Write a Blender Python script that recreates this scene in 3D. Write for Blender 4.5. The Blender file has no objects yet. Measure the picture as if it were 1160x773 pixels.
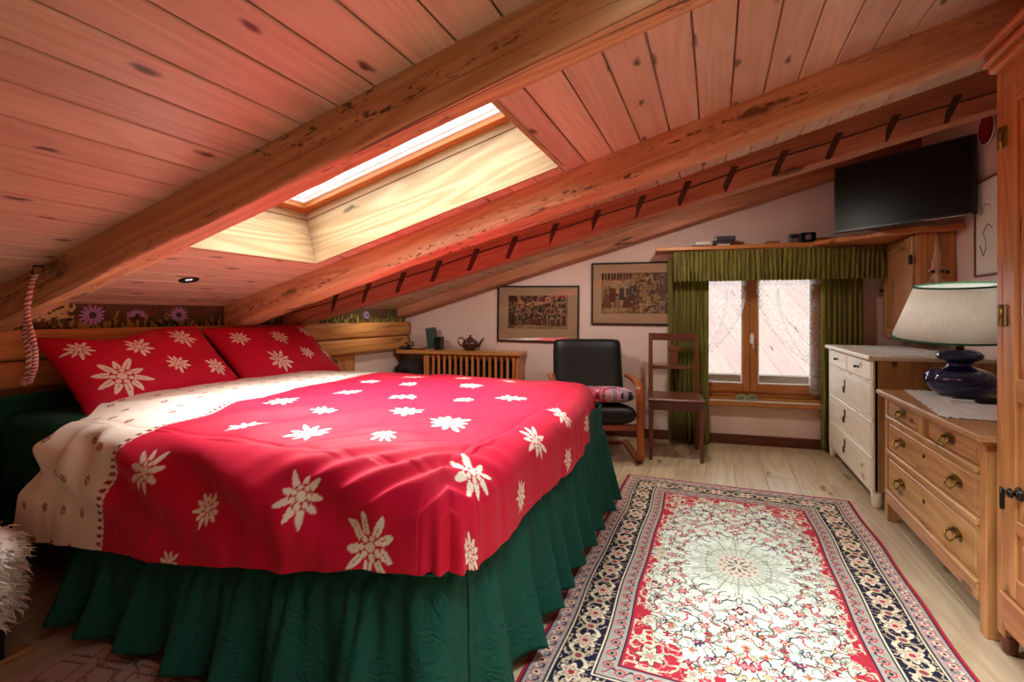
import bpy, bmesh, math, random
import numpy as np
from mathutils import Vector, Matrix

SC = bpy.context.scene
COL = SC.collection
PI = math.pi
rng = random.Random(7)

# ------------------------------------------------------------------ helpers
def lin(r, g, b):
    f = lambda c: (c/255/12.92) if c/255 <= .04045 else ((c/255+.055)/1.055)**2.4
    return (f(r), f(g), f(b))

class MB:
    """collects shapes into ONE mesh; each vertex keeps a grain coordinate and a random tint"""
    def __init__(s):
        s.v = []; s.f = []; s.g = []; s.r = []; s.sm = []
    def add(s, verts, faces, g=None, rnd=None, smooth=False):
        o = len(s.v)
        s.v += [tuple(p) for p in verts]
        off = (rng.uniform(-40, 40), rng.uniform(-40, 40), rng.uniform(-40, 40))
        if g is None: g = verts
        s.g += [(p[0]+off[0], p[1]+off[1], p[2]+off[2]) for p in g]
        r = rng.random() if rnd is None else rnd
        s.r += [r]*len(verts)
        s.f += [tuple(i+o for i in f) for f in faces]
        s.sm += [smooth]*len(faces)
        return s
    def bm(s, bm, mat=None, axis='x', smooth=False, rnd=None):
        bm.verts.ensure_lookup_table(); bm.verts.index_update()
        loc = [v.co.copy() for v in bm.verts]
        if axis == 'x': g = [(p.x, p.y, p.z) for p in loc]
        elif axis == 'y': g = [(p.y, p.x, p.z) for p in loc]
        else: g = [(p.z, p.x, p.y) for p in loc]
        vs = [mat @ p for p in loc] if mat is not None else loc
        fs = [[v.index for v in f.verts] for f in bm.faces]
        bm.free()
        return s.add(vs, fs, g, rnd, smooth)
    def box(s, x0, x1, y0, y1, z0, z1, axis='x', bev=.004, mat=None, seg=1, rnd=None):
        bm = bmesh.new()
        bmesh.ops.create_cube(bm, size=1)
        c = Vector(((x0+x1)/2, (y0+y1)/2, (z0+z1)/2))
        d = (abs(x1-x0), abs(y1-y0), abs(z1-z0))
        for v in bm.verts: v.co = Vector((v.co.x*d[0], v.co.y*d[1], v.co.z*d[2])) + c
        b = min(bev, min(d)*.45)
        if b > 0:
            bmesh.ops.bevel(bm, geom=list(bm.edges), offset=b, segments=seg, affect='EDGES', profile=.5)
        return s.bm(bm, mat, axis, rnd=rnd)
    def obox(s, c, d, rot=None, axis='x', bev=.004):
        m = Matrix.Translation(Vector(c))
        if rot is not None: m = m @ rot.to_4x4()
        return s.box(-d[0]/2, d[0]/2, -d[1]/2, d[1]/2, -d[2]/2, d[2]/2, axis, bev, m)
    def lathe(s, prof, c=(0, 0, 0), seg=40, mat=None, smooth=True, wob=None):
        vs = []; fs = []
        n = len(prof)
        for r, z in prof:
            for k in range(seg):
                a = 2*PI*k/seg
                rr = r if wob is None else wob(r, z, a)
                vs.append(Vector((rr*math.cos(a), rr*math.sin(a), z)))
        for i in range(n-1):
            for k in range(seg):
                a, b = i*seg+k, i*seg+(k+1) % seg
                fs.append((a, b, b+seg, a+seg))
        if prof[0][0] > 1e-5: fs.append(tuple(range(seg-1, -1, -1)))
        if prof[-1][0] > 1e-5: fs.append(tuple((n-1)*seg+k for k in range(seg)))
        m = Matrix.Translation(Vector(c)) @ (mat if mat is not None else Matrix.Identity(4))
        g = [(p.z, p.x, p.y) for p in vs]
        return s.add([m @ p for p in vs], fs, g, smooth=smooth)
    def sweep(s, path, prof, up=(0, 0, 1), closed=False, smooth=True, cap=True, scale=None):
        """prof: list of (side, up) points swept along path"""
        P = [Vector(p) for p in path]; n = len(P); m = len(prof)
        vs = []; g = []; L = 0
        upv = Vector(up)
        for i in range(n):
            if closed: t = P[(i+1) % n]-P[i-1]
            else: t = P[min(i+1, n-1)]-P[max(i-1, 0)]
            t.normalize()
            side = t.cross(upv)
            if side.length < 1e-4: side = t.cross(Vector((1, .01, 0)))
            side.normalize(); u2 = side.cross(t).normalized()
            if i: L += (P[i]-P[i-1]).length
            k = 1 if scale is None else scale[i]
            for a, b in prof:
                vs.append(P[i]+side*a*k+u2*b*k); g.append((L, a, b))
        fs = []
        R = n if closed else n-1
        for i in range(R):
            j = (i+1) % n
            for k in range(m):
                k2 = (k+1) % m
                fs.append((i*m+k, i*m+k2, j*m+k2, j*m+k))
        if not closed and cap:
            fs.append(tuple(range(m-1, -1, -1))); fs.append(tuple((n-1)*m+k for k in range(m)))
        return s.add(vs, fs, g, smooth=smooth)
    def tube(s, path, r, seg=8, closed=False, scale=None):
        prof = [(r*math.cos(2*PI*k/seg), r*math.sin(2*PI*k/seg)) for k in range(seg)]
        return s.sweep(path, prof, closed=closed, scale=scale)
    def prism(s, poly, y0, y1, mat=None, axis='x', bev=0):
        """poly of (x,z) extruded along y"""
        n = len(poly)
        bm = bmesh.new()
        a = [bm.verts.new((p[0], y0, p[1])) for p in poly]
        b = [bm.verts.new((p[0], y1, p[1])) for p in poly]
        bm.faces.new(a); bm.faces.new(b[::-1])
        for i in range(n):
            bm.faces.new((a[i], b[i], b[(i+1) % n], a[(i+1) % n]))
        bmesh.ops.recalc_face_normals(bm, faces=list(bm.faces))
        if bev > 0: bmesh.ops.bevel(bm, geom=list(bm.edges), offset=bev, segments=1, affect='EDGES')
        return s.bm(bm, mat, axis)

MW = {}
def tag(o, label=None, cat=None, group=None, kind=None):
    if label: o['label'] = label
    if cat: o['category'] = cat
    if group: o['group'] = group
    if kind: o['kind'] = kind
    return o

def thing(name, label, cat, loc=(0, 0, 0), rotz=0, group=None, kind=None):
    o = bpy.data.objects.new(name, None); COL.objects.link(o)
    o.empty_display_size = .1
    o.location = loc; o.rotation_euler = (0, 0, rotz)
    MW[o.name] = Matrix.Translation(Vector(loc)) @ Matrix.Rotation(rotz, 4, 'Z')
    return tag(o, label, cat, group, kind)

def mesh_of(name, v, f, smooth=None, g=None, rnd=None, col=None):
    me = bpy.data.meshes.new(name)
    me.from_pydata(v, [], f)
    if smooth is not None: me.polygons.foreach_set('use_smooth', smooth)
    if g is not None:
        a = me.attributes.new('g', 'FLOAT_VECTOR', 'POINT')
        a.data.foreach_set('vector', np.asarray(g, dtype=np.float32).ravel())
    if rnd is not None:
        a = me.attributes.new('rnd', 'FLOAT', 'POINT')
        a.data.foreach_set('value', np.asarray(rnd, dtype=np.float32))
    if col is not None:
        a = me.attributes.new('col', 'FLOAT_COLOR', 'POINT')
        c = np.ones((len(v), 4), dtype=np.float32); c[:, :3] = col
        a.data.foreach_set('color', c.ravel())
    me.update()
    return me

def link(name, me, mat, parent=None, local=False):
    o = bpy.data.objects.new(name, me)
    if mat is not None: me.materials.append(mat)
    COL.objects.link(o)
    if parent is not None:
        M = MW[parent.name]
        if not local: me.transform(M.inverted())
        o.parent = parent
        MW[o.name] = M
    else:
        co = np.empty(len(me.vertices)*3, dtype=np.float32); me.vertices.foreach_get('co', co)
        co = co.reshape(-1, 3); lo = co.min(0); hi = co.max(0)
        c = Vector(((lo[0]+hi[0])/2, (lo[1]+hi[1])/2, lo[2]))
        me.transform(Matrix.Translation(-c)); o.location = c
        MW[o.name] = Matrix.Translation(c)
    return o

def obj(name, mb, mat, parent=None, local=False, smooth=None):
    sm = mb.sm if smooth is None else [smooth]*len(mb.f)
    return link(name, mesh_of(name, mb.v, mb.f, sm, mb.g, mb.r), mat, parent, local)

def struct(name, mb, mat, parent=None):
    o = obj(name, mb, mat, parent)
    if parent is None: o['kind'] = 'structure'
    return o

def copy_tree(o, parent=None):
    c = o.copy(); COL.objects.link(c)
    if parent is not None: c.parent = parent
    for ch in list(o.children): copy_tree(ch, c)
    return c

_tab = {}
def vnoise(x, y, seed=0):
    """smooth value noise on numpy arrays, 0..1"""
    if seed not in _tab: _tab[seed] = np.random.RandomState(seed).rand(64, 64)
    T = _tab[seed]
    xi = np.floor(x).astype(int); yi = np.floor(y).astype(int)
    fx = x-xi; fy = y-yi
    fx = fx*fx*(3-2*fx); fy = fy*fy*(3-2*fy)
    a = T[xi % 64, yi % 64]; b = T[(xi+1) % 64, yi % 64]
    c = T[xi % 64, (yi+1) % 64]; d = T[(xi+1) % 64, (yi+1) % 64]
    return (a*(1-fx)+b*fx)*(1-fy)+(c*(1-fx)+d*fx)*fy
def fnoise(x, y, seed=0, oct=3):
    t = 0; a = .5; n = 0
    for k in range(oct):
        t = t+a*vnoise(x*2**k, y*2**k, seed+k); n += a; a *= .5
    return t/n

def gridmesh(name, P, col, mat, parent=None, smooth=True, closed_u=False):
    """P: array (n,m,3)"""
    n, m = P.shape[:2]
    idx = np.arange(n*m).reshape(n, m)
    a = idx[:-1, :-1].ravel(); b = idx[1:, :-1].ravel(); c = idx[1:, 1:].ravel(); d = idx[:-1, 1:].ravel()
    F = np.stack([a, b, c, d], 1)
    if closed_u:
        F = np.concatenate([F, np.stack([idx[-1, :-1], idx[0, :-1], idx[0, 1:], idx[-1, 1:]], 1)])
    me = mesh_fast(name, P.reshape(-1, 3), F, col, smooth)
    return link(name, me, mat, parent)

def mesh_fast(name, V, F, col=None, smooth=True, g=None):
    me = bpy.data.meshes.new(name)
    nv, nf = len(V), len(F); k = F.shape[1]
    me.vertices.add(nv); me.vertices.foreach_set('co', np.asarray(V, np.float32).ravel())
    me.loops.add(nf*k); me.loops.foreach_set('vertex_index', np.asarray(F, np.int32).ravel())
    me.polygons.add(nf)
    me.polygons.foreach_set('loop_start', np.arange(0, nf*k, k, dtype=np.int32))
    me.polygons.foreach_set('use_smooth', np.full(nf, smooth))
    me.update(calc_edges=True); me.validate()
    if col is not None:
        a = me.attributes.new('col', 'FLOAT_COLOR', 'POINT')
        c = np.ones((nv, 4), np.float32); c[:, :3] = col
        a.data.foreach_set('color', c.ravel())
    if g is not None:
        a = me.attributes.new('g', 'FLOAT_VECTOR', 'POINT')
        a.data.foreach_set('vector', np.asarray(g, np.float32).ravel())
    return me

# ------------------------------------------------------------------ materials
def newmat(name):
    m = bpy.data.materials.new(name); m.use_nodes = True
    nt = m.node_tree; nt.nodes.clear()
    out = nt.nodes.new('ShaderNodeOutputMaterial')
    b = nt.nodes.new('ShaderNodeBsdfPrincipled')
    nt.links.new(b.outputs[0], out.inputs[0])
    return m, nt, b, out
def N(nt, t, **k):
    n = nt.nodes.new('ShaderNode'+t)
    for a, v in k.items():
        if a.startswith('i_'):
            key = a[2:]
            n.inputs[int(key) if key.isdigit() else key.replace('_', ' ')].default_value = v
        else: setattr(n, a, v)
    return n
def math_(nt, op, a, b=None, clamp=False):
    n = nt.nodes.new('ShaderNodeMath'); n.operation = op; n.use_clamp = clamp
    for i, x in enumerate((a, b)):
        if x is None: continue
        if isinstance(x, (int, float)): n.inputs[i].default_value = x
        else: nt.links.new(x, n.inputs[i])
    return n.outputs[0]
def mix_(nt, fac, a, b, mode='MIX'):
    n = nt.nodes.new('ShaderNodeMix'); n.data_type = 'RGBA'; n.blend_type = mode
    def put(s, x):
        if isinstance(x, (int, float)): s.default_value = x
        elif isinstance(x, (tuple, list)): s.default_value = (*x[:3], 1)
        else: nt.links.new(x, s)
    put(n.inputs[0], fac); put(n.inputs[6], a); put(n.inputs[7], b)
    return n.outputs[2]
def smooth_(nt, x, lo, hi):
    n = nt.nodes.new('ShaderNodeMapRange'); n.interpolation_type = 'SMOOTHSTEP'
    nt.links.new(x, n.inputs[0])
    n.inputs[1].default_value = lo; n.inputs[2].default_value = hi
    n.inputs[3].default_value = 0; n.inputs[4].default_value = 1
    return n.outputs[0]
def vec_scale(nt, v, s):
    n = nt.nodes.new('ShaderNodeVectorMath'); n.operation = 'MULTIPLY'
    nt.links.new(v, n.inputs[0]); n.inputs[1].default_value = s
    return n.outputs[0]
def bump_(nt, b, h, strength=.3, dist=.005):
    n = nt.nodes.new('ShaderNodeBump'); n.inputs['Strength'].default_value = strength
    n.inputs['Distance'].default_value = dist
    nt.links.new(h, n.inputs['Height']); nt.links.new(n.outputs[0], b.inputs['Normal'])

def wood(name, dark, light, rough=.45, knot=.5, ring=.35, var=.25, knotcol=None, crack=0, pits=0, spec=.4, kscale=(1.5, 6, 6)):
    m, nt, b, out = newmat(name)
    at = N(nt, 'Attribute', attribute_name='g'); g = at.outputs['Vector']
    rn = N(nt, 'Attribute', attribute_name='rnd').outputs['Fac']
    n1 = N(nt, 'TexNoise', i_Scale=1.0, i_Detail=5.0, i_Roughness=.6)
    nt.links.new(vec_scale(nt, g, (2.2, 60, 60)), n1.inputs['Vector'])
    n2 = N(nt, 'TexNoise', i_Scale=1.0, i_Detail=1.5, i_Roughness=.4, i_Distortion=.3)
    nt.links.new(vec_scale(nt, g, (.7, 7, 7)), n2.inputs['Vector'])
    rg = math_(nt, 'SINE', math_(nt, 'MULTIPLY', n2.outputs['Fac'], 55))
    rg = math_(nt, 'ADD', math_(nt, 'MULTIPLY', rg, .5), .5)
    fac = math_(nt, 'ADD', math_(nt, 'MULTIPLY', n1.outputs['Fac'], 1-ring), math_(nt, 'MULTIPLY', rg, ring))
    fac = math_(nt, 'MULTIPLY', math_(nt, 'SUBTRACT', fac, .12), 1.25, True)
    c = mix_(nt, fac, dark, light)
    n3 = N(nt, 'TexNoise', i_Scale=1.0, i_Detail=2.0)
    nt.links.new(vec_scale(nt, g, (1.2, 5, 5)), n3.inputs['Vector'])
    tone = math_(nt, 'ADD', 1-var*.75, math_(nt, 'MULTIPLY', math_(nt, 'ADD', rn, n3.outputs['Fac']), var*.75))
    hs = N(nt, 'HueSaturation'); nt.links.new(c, hs.inputs['Color']); nt.links.new(tone, hs.inputs['Value'])
    nt.links.new(math_(nt, 'ADD', .493, math_(nt, 'MULTIPLY', rn, .014)), hs.inputs['Hue'])
    c = hs.outputs[0]
    kc = knotcol or tuple(x*.25 for x in dark)
    if knot > 0:
        vo = N(nt, 'TexVoronoi', i_Scale=1.0); vo.feature = 'F1'; vo.voronoi_dimensions = '2D'
        nd = N(nt, 'TexNoise', i_Scale=14.0, i_Detail=2.0)
        nt.links.new(g, nd.inputs['Vector'])
        va = nt.nodes.new('ShaderNodeVectorMath'); va.operation = 'ADD'
        sg = N(nt, 'SeparateXYZ'); nt.links.new(g, sg.inputs[0]); cg = N(nt, 'CombineXYZ')
        nt.links.new(math_(nt, 'MULTIPLY', sg.outputs[0], kscale[0]), cg.inputs[0])
        nt.links.new(math_(nt, 'MULTIPLY', math_(nt, 'ADD', sg.outputs[1], sg.outputs[2]), kscale[1]), cg.inputs[1])
        nt.links.new(cg.outputs[0], va.inputs[0])
        nt.links.new(vec_scale(nt, nd.outputs['Color'], (.25, .25, .25)), va.inputs[1])
        nt.links.new(va.outputs[0], vo.inputs['Vector'])
        sx = N(nt, 'SeparateColor'); nt.links.new(vo.outputs['Color'], sx.inputs[0])
        gate = math_(nt, 'GREATER_THAN', sx.outputs[0], 1-knot)
        k1 = math_(nt, 'SUBTRACT', 1.0, smooth_(nt, vo.outputs['Distance'], .035, .13))
        c = mix_(nt, math_(nt, 'MULTIPLY', math_(nt, 'MULTIPLY', k1, gate), .9), c, kc)
    h = n1.outputs['Fac']
    if crack > 0:
        n4 = N(nt, 'TexNoise', i_Scale=1.0, i_Detail=1.0)
        nt.links.new(vec_scale(nt, g, (.45, 11, 11)), n4.inputs['Vector'])
        d = math_(nt, 'ABSOLUTE', math_(nt, 'SUBTRACT', n4.outputs['Fac'], .5))
        cr = math_(nt, 'SUBTRACT', 1.0, smooth_(nt, d, .004, .013))
        n5 = N(nt, 'TexNoise', i_Scale=1.0, i_Detail=1.0)
        nt.links.new(vec_scale(nt, g, (1.1, 3, 3)), n5.inputs['Vector'])
        cr = math_(nt, 'MULTIPLY', cr, smooth_(nt, n5.outputs['Fac'], .45, .62))
        c = mix_(nt, math_(nt, 'MULTIPLY', cr, crack), c, tuple(x*.12 for x in dark))
        h = math_(nt, 'SUBTRACT', h, math_(nt, 'MULTIPLY', cr, 2.0))
    if pits > 0:
        n6 = N(nt, 'TexNoise', i_Scale=1.0, i_Detail=3.0, i_Roughness=.7)
        nt.links.new(vec_scale(nt, g, (22, 70, 70)), n6.inputs['Vector'])
        n7 = N(nt, 'TexNoise', i_Scale=1.0, i_Detail=2.0)
        nt.links.new(vec_scale(nt, g, (1.3, 16, 16)), n7.inputs['Vector'])
        p = math_(nt, 'MULTIPLY', smooth_(nt, n6.outputs['Fac'], .54, .64), smooth_(nt, n7.outputs['Fac'], .49, .62))
        c = mix_(nt, math_(nt, 'MULTIPLY', p, pits), c, tuple(x*.15 for x in dark))
        h = math_(nt, 'SUBTRACT', h, math_(nt, 'MULTIPLY', p, 1.5))
    nt.links.new(c, b.inputs['Base Color'])
    b.inputs['Roughness'].default_value = rough
    b.inputs['Specular IOR Level'].default_value = spec
    bump_(nt, b, h, .25, .004)
    return m

def simple(name, colr, rough=.5, metal=0, spec=.5, coat=0, noise=0, nscale=20, bump=0, sheen=0):
    m, nt, b, out = newmat(name)
    b.inputs['Base Color'].default_value = (*colr, 1)
    b.inputs['Roughness'].default_value = rough
    b.inputs['Metallic'].default_value = metal
    b.inputs['Specular IOR Level'].default_value = spec
    b.inputs['Coat Weight'].default_value = coat
    b.inputs['Sheen Weight'].default_value = sheen
    if noise or bump:
        tc = N(nt, 'TexCoord'); n = N(nt, 'TexNoise', i_Scale=float(nscale), i_Detail=4.0)
        nt.links.new(tc.outputs['Object'], n.inputs['Vector'])
        if noise:
            c = mix_(nt, n.outputs['Fac'], tuple(x*(1-noise) for x in colr), tuple(min(1, x*(1+noise)) for x in colr))
            nt.links.new(c, b.inputs['Base Color'])
        if bump: bump_(nt, b, n.outputs['Fac'], bump, .004)
    return m

def painted(name, rough=.8, spec=.2, bump=.15, nscale=350, sheen=0, noise=.12):
    """colour from the mesh's own dyed / printed pattern, with a weave on top"""
    m, nt, b, out = newmat(name)
    at = N(nt, 'Attribute', attribute_name='col')
    tc = N(nt, 'TexCoord'); n = N(nt, 'TexNoise', i_Scale=float(nscale), i_Detail=2.0)
    nt.links.new(tc.outputs['Object'], n.inputs['Vector'])
    k = math_(nt, 'ADD', 1-noise, math_(nt, 'MULTIPLY', n.outputs['Fac'], 2*noise))
    hs = N(nt, 'HueSaturation'); nt.links.new(at.outputs['Color'], hs.inputs['Color']); nt.links.new(k, hs.inputs['Value'])
    nt.links.new(hs.outputs[0], b.inputs['Base Color'])
    b.inputs['Roughness'].default_value = rough
    b.inputs['Specular IOR Level'].default_value = spec
    b.inputs['Sheen Weight'].default_value = sheen
    if bump: bump_(nt, b, n.outputs['Fac'], bump, .003)
    return m

def glass(name, gloss=.06, tint=(1, 1, 1), rough=.01):
    m = bpy.data.materials.new(name); m.use_nodes = True
    nt = m.node_tree; nt.nodes.clear()
    out = N(nt, 'OutputMaterial'); t = N(nt, 'BsdfTransparent'); g = N(nt, 'BsdfGlossy')
    t.inputs[0].default_value = (*tint, 1); g.inputs['Roughness'].default_value = rough
    fr = N(nt, 'Fresnel', i_IOR=1.45); mx = N(nt, 'MixShader')
    nt.links.new(math_(nt, 'ADD', math_(nt, 'MULTIPLY', fr.outputs[0], .5), gloss), mx.inputs[0])
    nt.links.new(t.outputs[0], mx.inputs[1]); nt.links.new(g.outputs[0], mx.inputs[2])
    nt.links.new(mx.outputs[0], out.inputs[0])
    return m

def emit(name, colr, s):
    m = bpy.data.materials.new(name); m.use_nodes = True
    nt = m.node_tree; nt.nodes.clear()
    out = N(nt, 'OutputMaterial'); e = N(nt, 'Emission')
    e.inputs[0].default_value = (*colr, 1); e.inputs[1].default_value = s
    nt.links.new(e.outputs[0], out.inputs[0])
    return m

def cloth_translucent(name, colr, trans=.5, ct=None, c2=None, rough=.9):
    m = bpy.data.materials.new(name); m.use_nodes = True
    nt = m.node_tree; nt.nodes.clear()
    out = N(nt, 'OutputMaterial'); d = N(nt, 'BsdfDiffuse'); t = N(nt, 'BsdfTranslucent'); mx = N(nt, 'MixShader')
    tc = N(nt, 'TexCoord'); n = N(nt, 'TexNoise', i_Scale=1.0, i_Detail=3.0)
    nt.links.new(vec_scale(nt, tc.outputs['Object'], (90, 90, 3)), n.inputs['Vector'])
    c = mix_(nt, smooth_(nt, n.outputs['Fac'], .3, .7), c2 or tuple(x*.6 for x in colr), colr)
    nt.links.new(c, d.inputs[0])
    if ct: nt.links.new(mix_(nt, smooth_(nt, n.outputs['Fac'], .3, .7), tuple(x*.55 for x in ct), ct), t.inputs[0])
    else: nt.links.new(c, t.inputs[0])
    mx.inputs[0].default_value = trans
    nt.links.new(d.outputs[0], mx.inputs[1]); nt.links.new(t.outputs[0], mx.inputs[2])
    nt.links.new(mx.outputs[0], out.inputs[0])
    return m

def lace(name, dens=.45, scale=70.0):
    m = bpy.data.materials.new(name); m.use_nodes = True
    nt = m.node_tree; nt.nodes.clear()
    out = N(nt, 'OutputMaterial'); d = N(nt, 'BsdfDiffuse'); t = N(nt, 'BsdfTranslucent'); a = N(nt, 'AddShader')
    m1 = N(nt, 'MixShader'); m2 = N(nt, 'MixShader'); tr = N(nt, 'BsdfTransparent')
    at = N(nt, 'Attribute', attribute_name='col')
    tc = N(nt, 'TexCoord')
    v = N(nt, 'TexVoronoi', i_Scale=scale*.35); v.feature = 'DISTANCE_TO_EDGE'
    nt.links.new(tc.outputs['Object'], v.inputs['Vector'])
    n = N(nt, 'TexNoise', i_Scale=scale*.5, i_Detail=2.0); nt.links.new(tc.outputs['Object'], n.inputs['Vector'])
    line = math_(nt, 'SUBTRACT', 1.0, smooth_(nt, v.outputs['Distance'], .03, .12))
    f = math_(nt, 'MAXIMUM', math_(nt, 'MULTIPLY', line, .8), math_(nt, 'MULTIPLY', smooth_(nt, n.outputs['Fac'], .5, .62), .6))
    sp = N(nt, 'SeparateColor'); nt.links.new(at.outputs['Color'], sp.inputs[0])
    f = math_(nt, 'ADD', math_(nt, 'MULTIPLY', f, dens), math_(nt, 'MULTIPLY', sp.outputs[0], .75), True)
    d.inputs[0].default_value = (.80, .83, .83, 1); t.inputs[0].default_value = (.70, .74, .75, 1)
    m1.inputs[0].default_value = .5
    nt.links.new(d.outputs[0], m1.inputs[1]); nt.links.new(t.outputs[0], m1.inputs[2])
    nt.links.new(f, m2.inputs[0]); nt.links.new(tr.outputs[0], m2.inputs[1]); nt.links.new(m1.outputs[0], m2.inputs[2])
    nt.links.new(m2.outputs[0], out.inputs[0])
    return m

W_PLANK = wood('larch ceiling board', lin(190, 156, 132), lin(222, 198, 176), .36, .5, .22, .25, kscale=(2.6, 8, 8), knotcol=lin(70, 40, 28))
W_BEAM = wood('old hewn beam', lin(182, 130, 88), lin(222, 176, 132), .55, .35, .35, .2, crack=.9, pits=.9, kscale=(1.1, 5, 5))
W_BEAMD = wood('old beam weathered', lin(160, 100, 70), lin(200, 138, 100), .55, .35, .35, .2, crack=.95, pits=.15, kscale=(1.1, 5, 5))
W_PALE = wood('pale pine lining', lin(158, 130, 88), lin(188, 168, 130), .45, .2, .5, .06)
W_LOG = wood('log wall', lin(176, 106, 56), lin(214, 148, 88), .5, .3, .35, .15, crack=.5)
W_FLOOR = wood('floor board', lin(174, 152, 120), lin(212, 192, 156), .3, .6, .3, .2, kscale=(1.3, 5, 5), knotcol=lin(110, 82, 60))
W_PINE = wood('honey pine', lin(160, 108, 62), lin(206, 156, 102), .35, .45, .35, .15, kscale=(2.2, 6, 6))
W_PINE_LIT = wood('window-lit pine', lin(226, 212, 184), lin(244, 236, 218), .4, .3, .3, .07, kscale=(2.2, 6, 6), knotcol=lin(170, 140, 100))  # dresser front and top: window light put into the pale colour
W_TAN = wood('tan pine side', lin(160, 112, 66), lin(196, 148, 96), .45, .4, .4, .12, kscale=(2, 6, 6))
W_ROBE = wood('wardrobe wood', lin(162, 100, 58), lin(210, 144, 90), .3, .4, .35, .15, kscale=(2, 6, 6))
W_SHELF = wood('shelf wood', lin(170, 96, 52), lin(215, 142, 84), .35, .3, .35, .12)
W_SASH = wood('window wood', lin(160, 98, 46), lin(190, 124, 64), .35, .1, .3, .08)
W_DARK = wood('dark chair wood', lin(84, 44, 28), lin(122, 70, 44), .35, .1, .3, .12)
W_BENT = wood('bent cherry wood', lin(140, 68, 36), lin(178, 98, 56), .3, .0, .3, .1)
W_BLACKISH = wood('black stained wood', lin(18, 14, 12), lin(34, 26, 22), .5, .0, .3, .1)
W_WEDGE = wood('dark wedge wood', lin(58, 32, 22), lin(84, 50, 34), .6, .0, .3, .2)
PLASTER = simple('pink white plaster', lin(224, 200, 190), .9, spec=.2, noise=.03, nscale=6, bump=.15)
BASEB = wood('dark baseboard', lin(78, 40, 26), lin(110, 60, 38), .4, 0, .3, .1)
BRASS = simple('aged brass', lin(150, 120, 62), .35, 1)
STEEL = simple('dark iron', lin(60, 56, 52), .4, 1)
WHITEM = simple('white lacquer', lin(238, 238, 236), .35)
BLACKP = simple('black plastic', lin(12, 12, 13), .35)
GLASS = glass('window glass', .0)
PGLASS = glass('picture glass', .12)
GREEN = simple('x', (0, 0, 0))

def green_cloth():
    m, nt, b, out = newmat('quilted green cloth')
    tc = N(nt, 'TexCoord')
    v = N(nt, 'TexVoronoi', i_Scale=16.0); v.feature = 'SMOOTH_F1'
    nd = N(nt, 'TexNoise', i_Scale=9.0, i_Detail=2.0)
    nt.links.new(tc.outputs['Object'], nd.inputs['Vector'])
    va = nt.nodes.new('ShaderNodeVectorMath'); va.operation = 'ADD'
    nt.links.new(tc.outputs['Object'], va.inputs[0]); nt.links.new(vec_scale(nt, nd.outputs['Color'], (.12, .12, .12)), va.inputs[1])
    nt.links.new(va.outputs[0], v.inputs['Vector'])
    s = math_(nt, 'SINE', math_(nt, 'MULTIPLY', v.outputs['Distance'], 30))
    n = N(nt, 'TexNoise', i_Scale=220.0); nt.links.new(tc.outputs['Object'], n.inputs['Vector'])
    h = math_(nt, 'ADD', math_(nt, 'MULTIPLY', s, .5), math_(nt, 'MULTIPLY', n.outputs['Fac'], .4))
    nt.links.new(mix_(nt, n.outputs['Fac'], lin(9, 60, 50), lin(22, 88, 72)), b.inputs['Base Color'])
    b.inputs['Roughness'].default_value = .8; b.inputs['Sheen Weight'].default_value = 0
    b.inputs['Specular IOR Level'].default_value = .25
    bump_(nt, b, h, .45, .004)
    return m
GREEN = green_cloth()

# ------------------------------------------------------------------ room geometry
SL = .27; AL = math.atan(SL); CA, SA = math.cos(AL), math.sin(AL)
XL, XR = -3.0, 1.46
YN = -1.9
def roofz(x): return 1.175+SL*(x+3)
WS = .1075; WK = math.hypot(1, WS)
WA = math.atan(WS)
def wallY(x): return 4.37+WS*(x+3)
# frame of the far wall: local x along the wall, local y outwards, z up, origin at the left corner
MWALL = Matrix.Translation((XL, 4.37, 0)) @ Matrix.Rotation(WA, 4, 'Z')
def ws(x): return (x+3)*WK
def wp(x, off, z):   # a point at world x, off metres in front of the far wall
    s = ws(x)
    return MWALL @ Vector((s, -off, z))

# floor: boards running towards the window
mb = MB()
x = XL-.1
while x < XR+.1:
    w = .19
    y = YN-.1-rng.uniform(0, 1.5)
    while y < 5.0:
        L = rng.uniform(2.2, 3.4)
        mb.box(x+.0008, x+w-.0008, y+.0008, min(y+L, 5.05), -.04, 0, 'y', .0015)
        y += L
    x += w
struct('floor', mb, W_FLOOR)

# ceiling: boards running along the room, in bays between the beams
HX0, HX1, HY0, HY1 = -2.104, -.667, 1.40, 2.182      # skylight opening
KX0, KX1, KY0, KY1 = -.10, 1.15, .12, 1.0           # skylight added for fill light over the rug, unseen
mb = MB()
def plank(x0, x1, y0, y1, sl=SL, z0=1.175, th=.022):
    al = math.atan(sl); ln = (x1-x0)/math.cos(al)
    m = Matrix.Translation((x0, 0, z0+sl*(x0+3))) @ Matrix.Rotation(-al, 4, 'Y')
    mb.box(.0026, ln-.0026, y0, y1, 0, th, 'y', .003, m)
def bay(edges, y0, y1, hole=False, **k):
    for a, b in zip(edges[:-1], edges[1:]):
        if hole and a >= HX0-.001 and b <= HX1+.001:
            plank(a, b, y0, HY0-.003, **k); plank(a, b, HY1+.003, y1, **k)
        else: plank(a, b, y0, y1, **k)
def cuts(a, b, w):
    n = max(1, round((b-a)/w)); return [a+(b-a)*i/n for i in range(n+1)]
EA = cuts(-3.05, 1.55, .131)
def hole2(a, b): return a >= KX0-.001 and b <= KX1+.001
EA = cuts(-3.05, KX0, .131)[:-1]+cuts(KX0, KX1, .131)[:-1]+cuts(KX1, 1.55, .131)
for a, b in zip(EA[:-1], EA[1:]):
    if hole2(a, b): plank(a, b, YN-.05, KY0-.003); plank(a, b, KY1+.003, 1.15)
    else: plank(a, b, YN-.05, 1.15)
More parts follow.
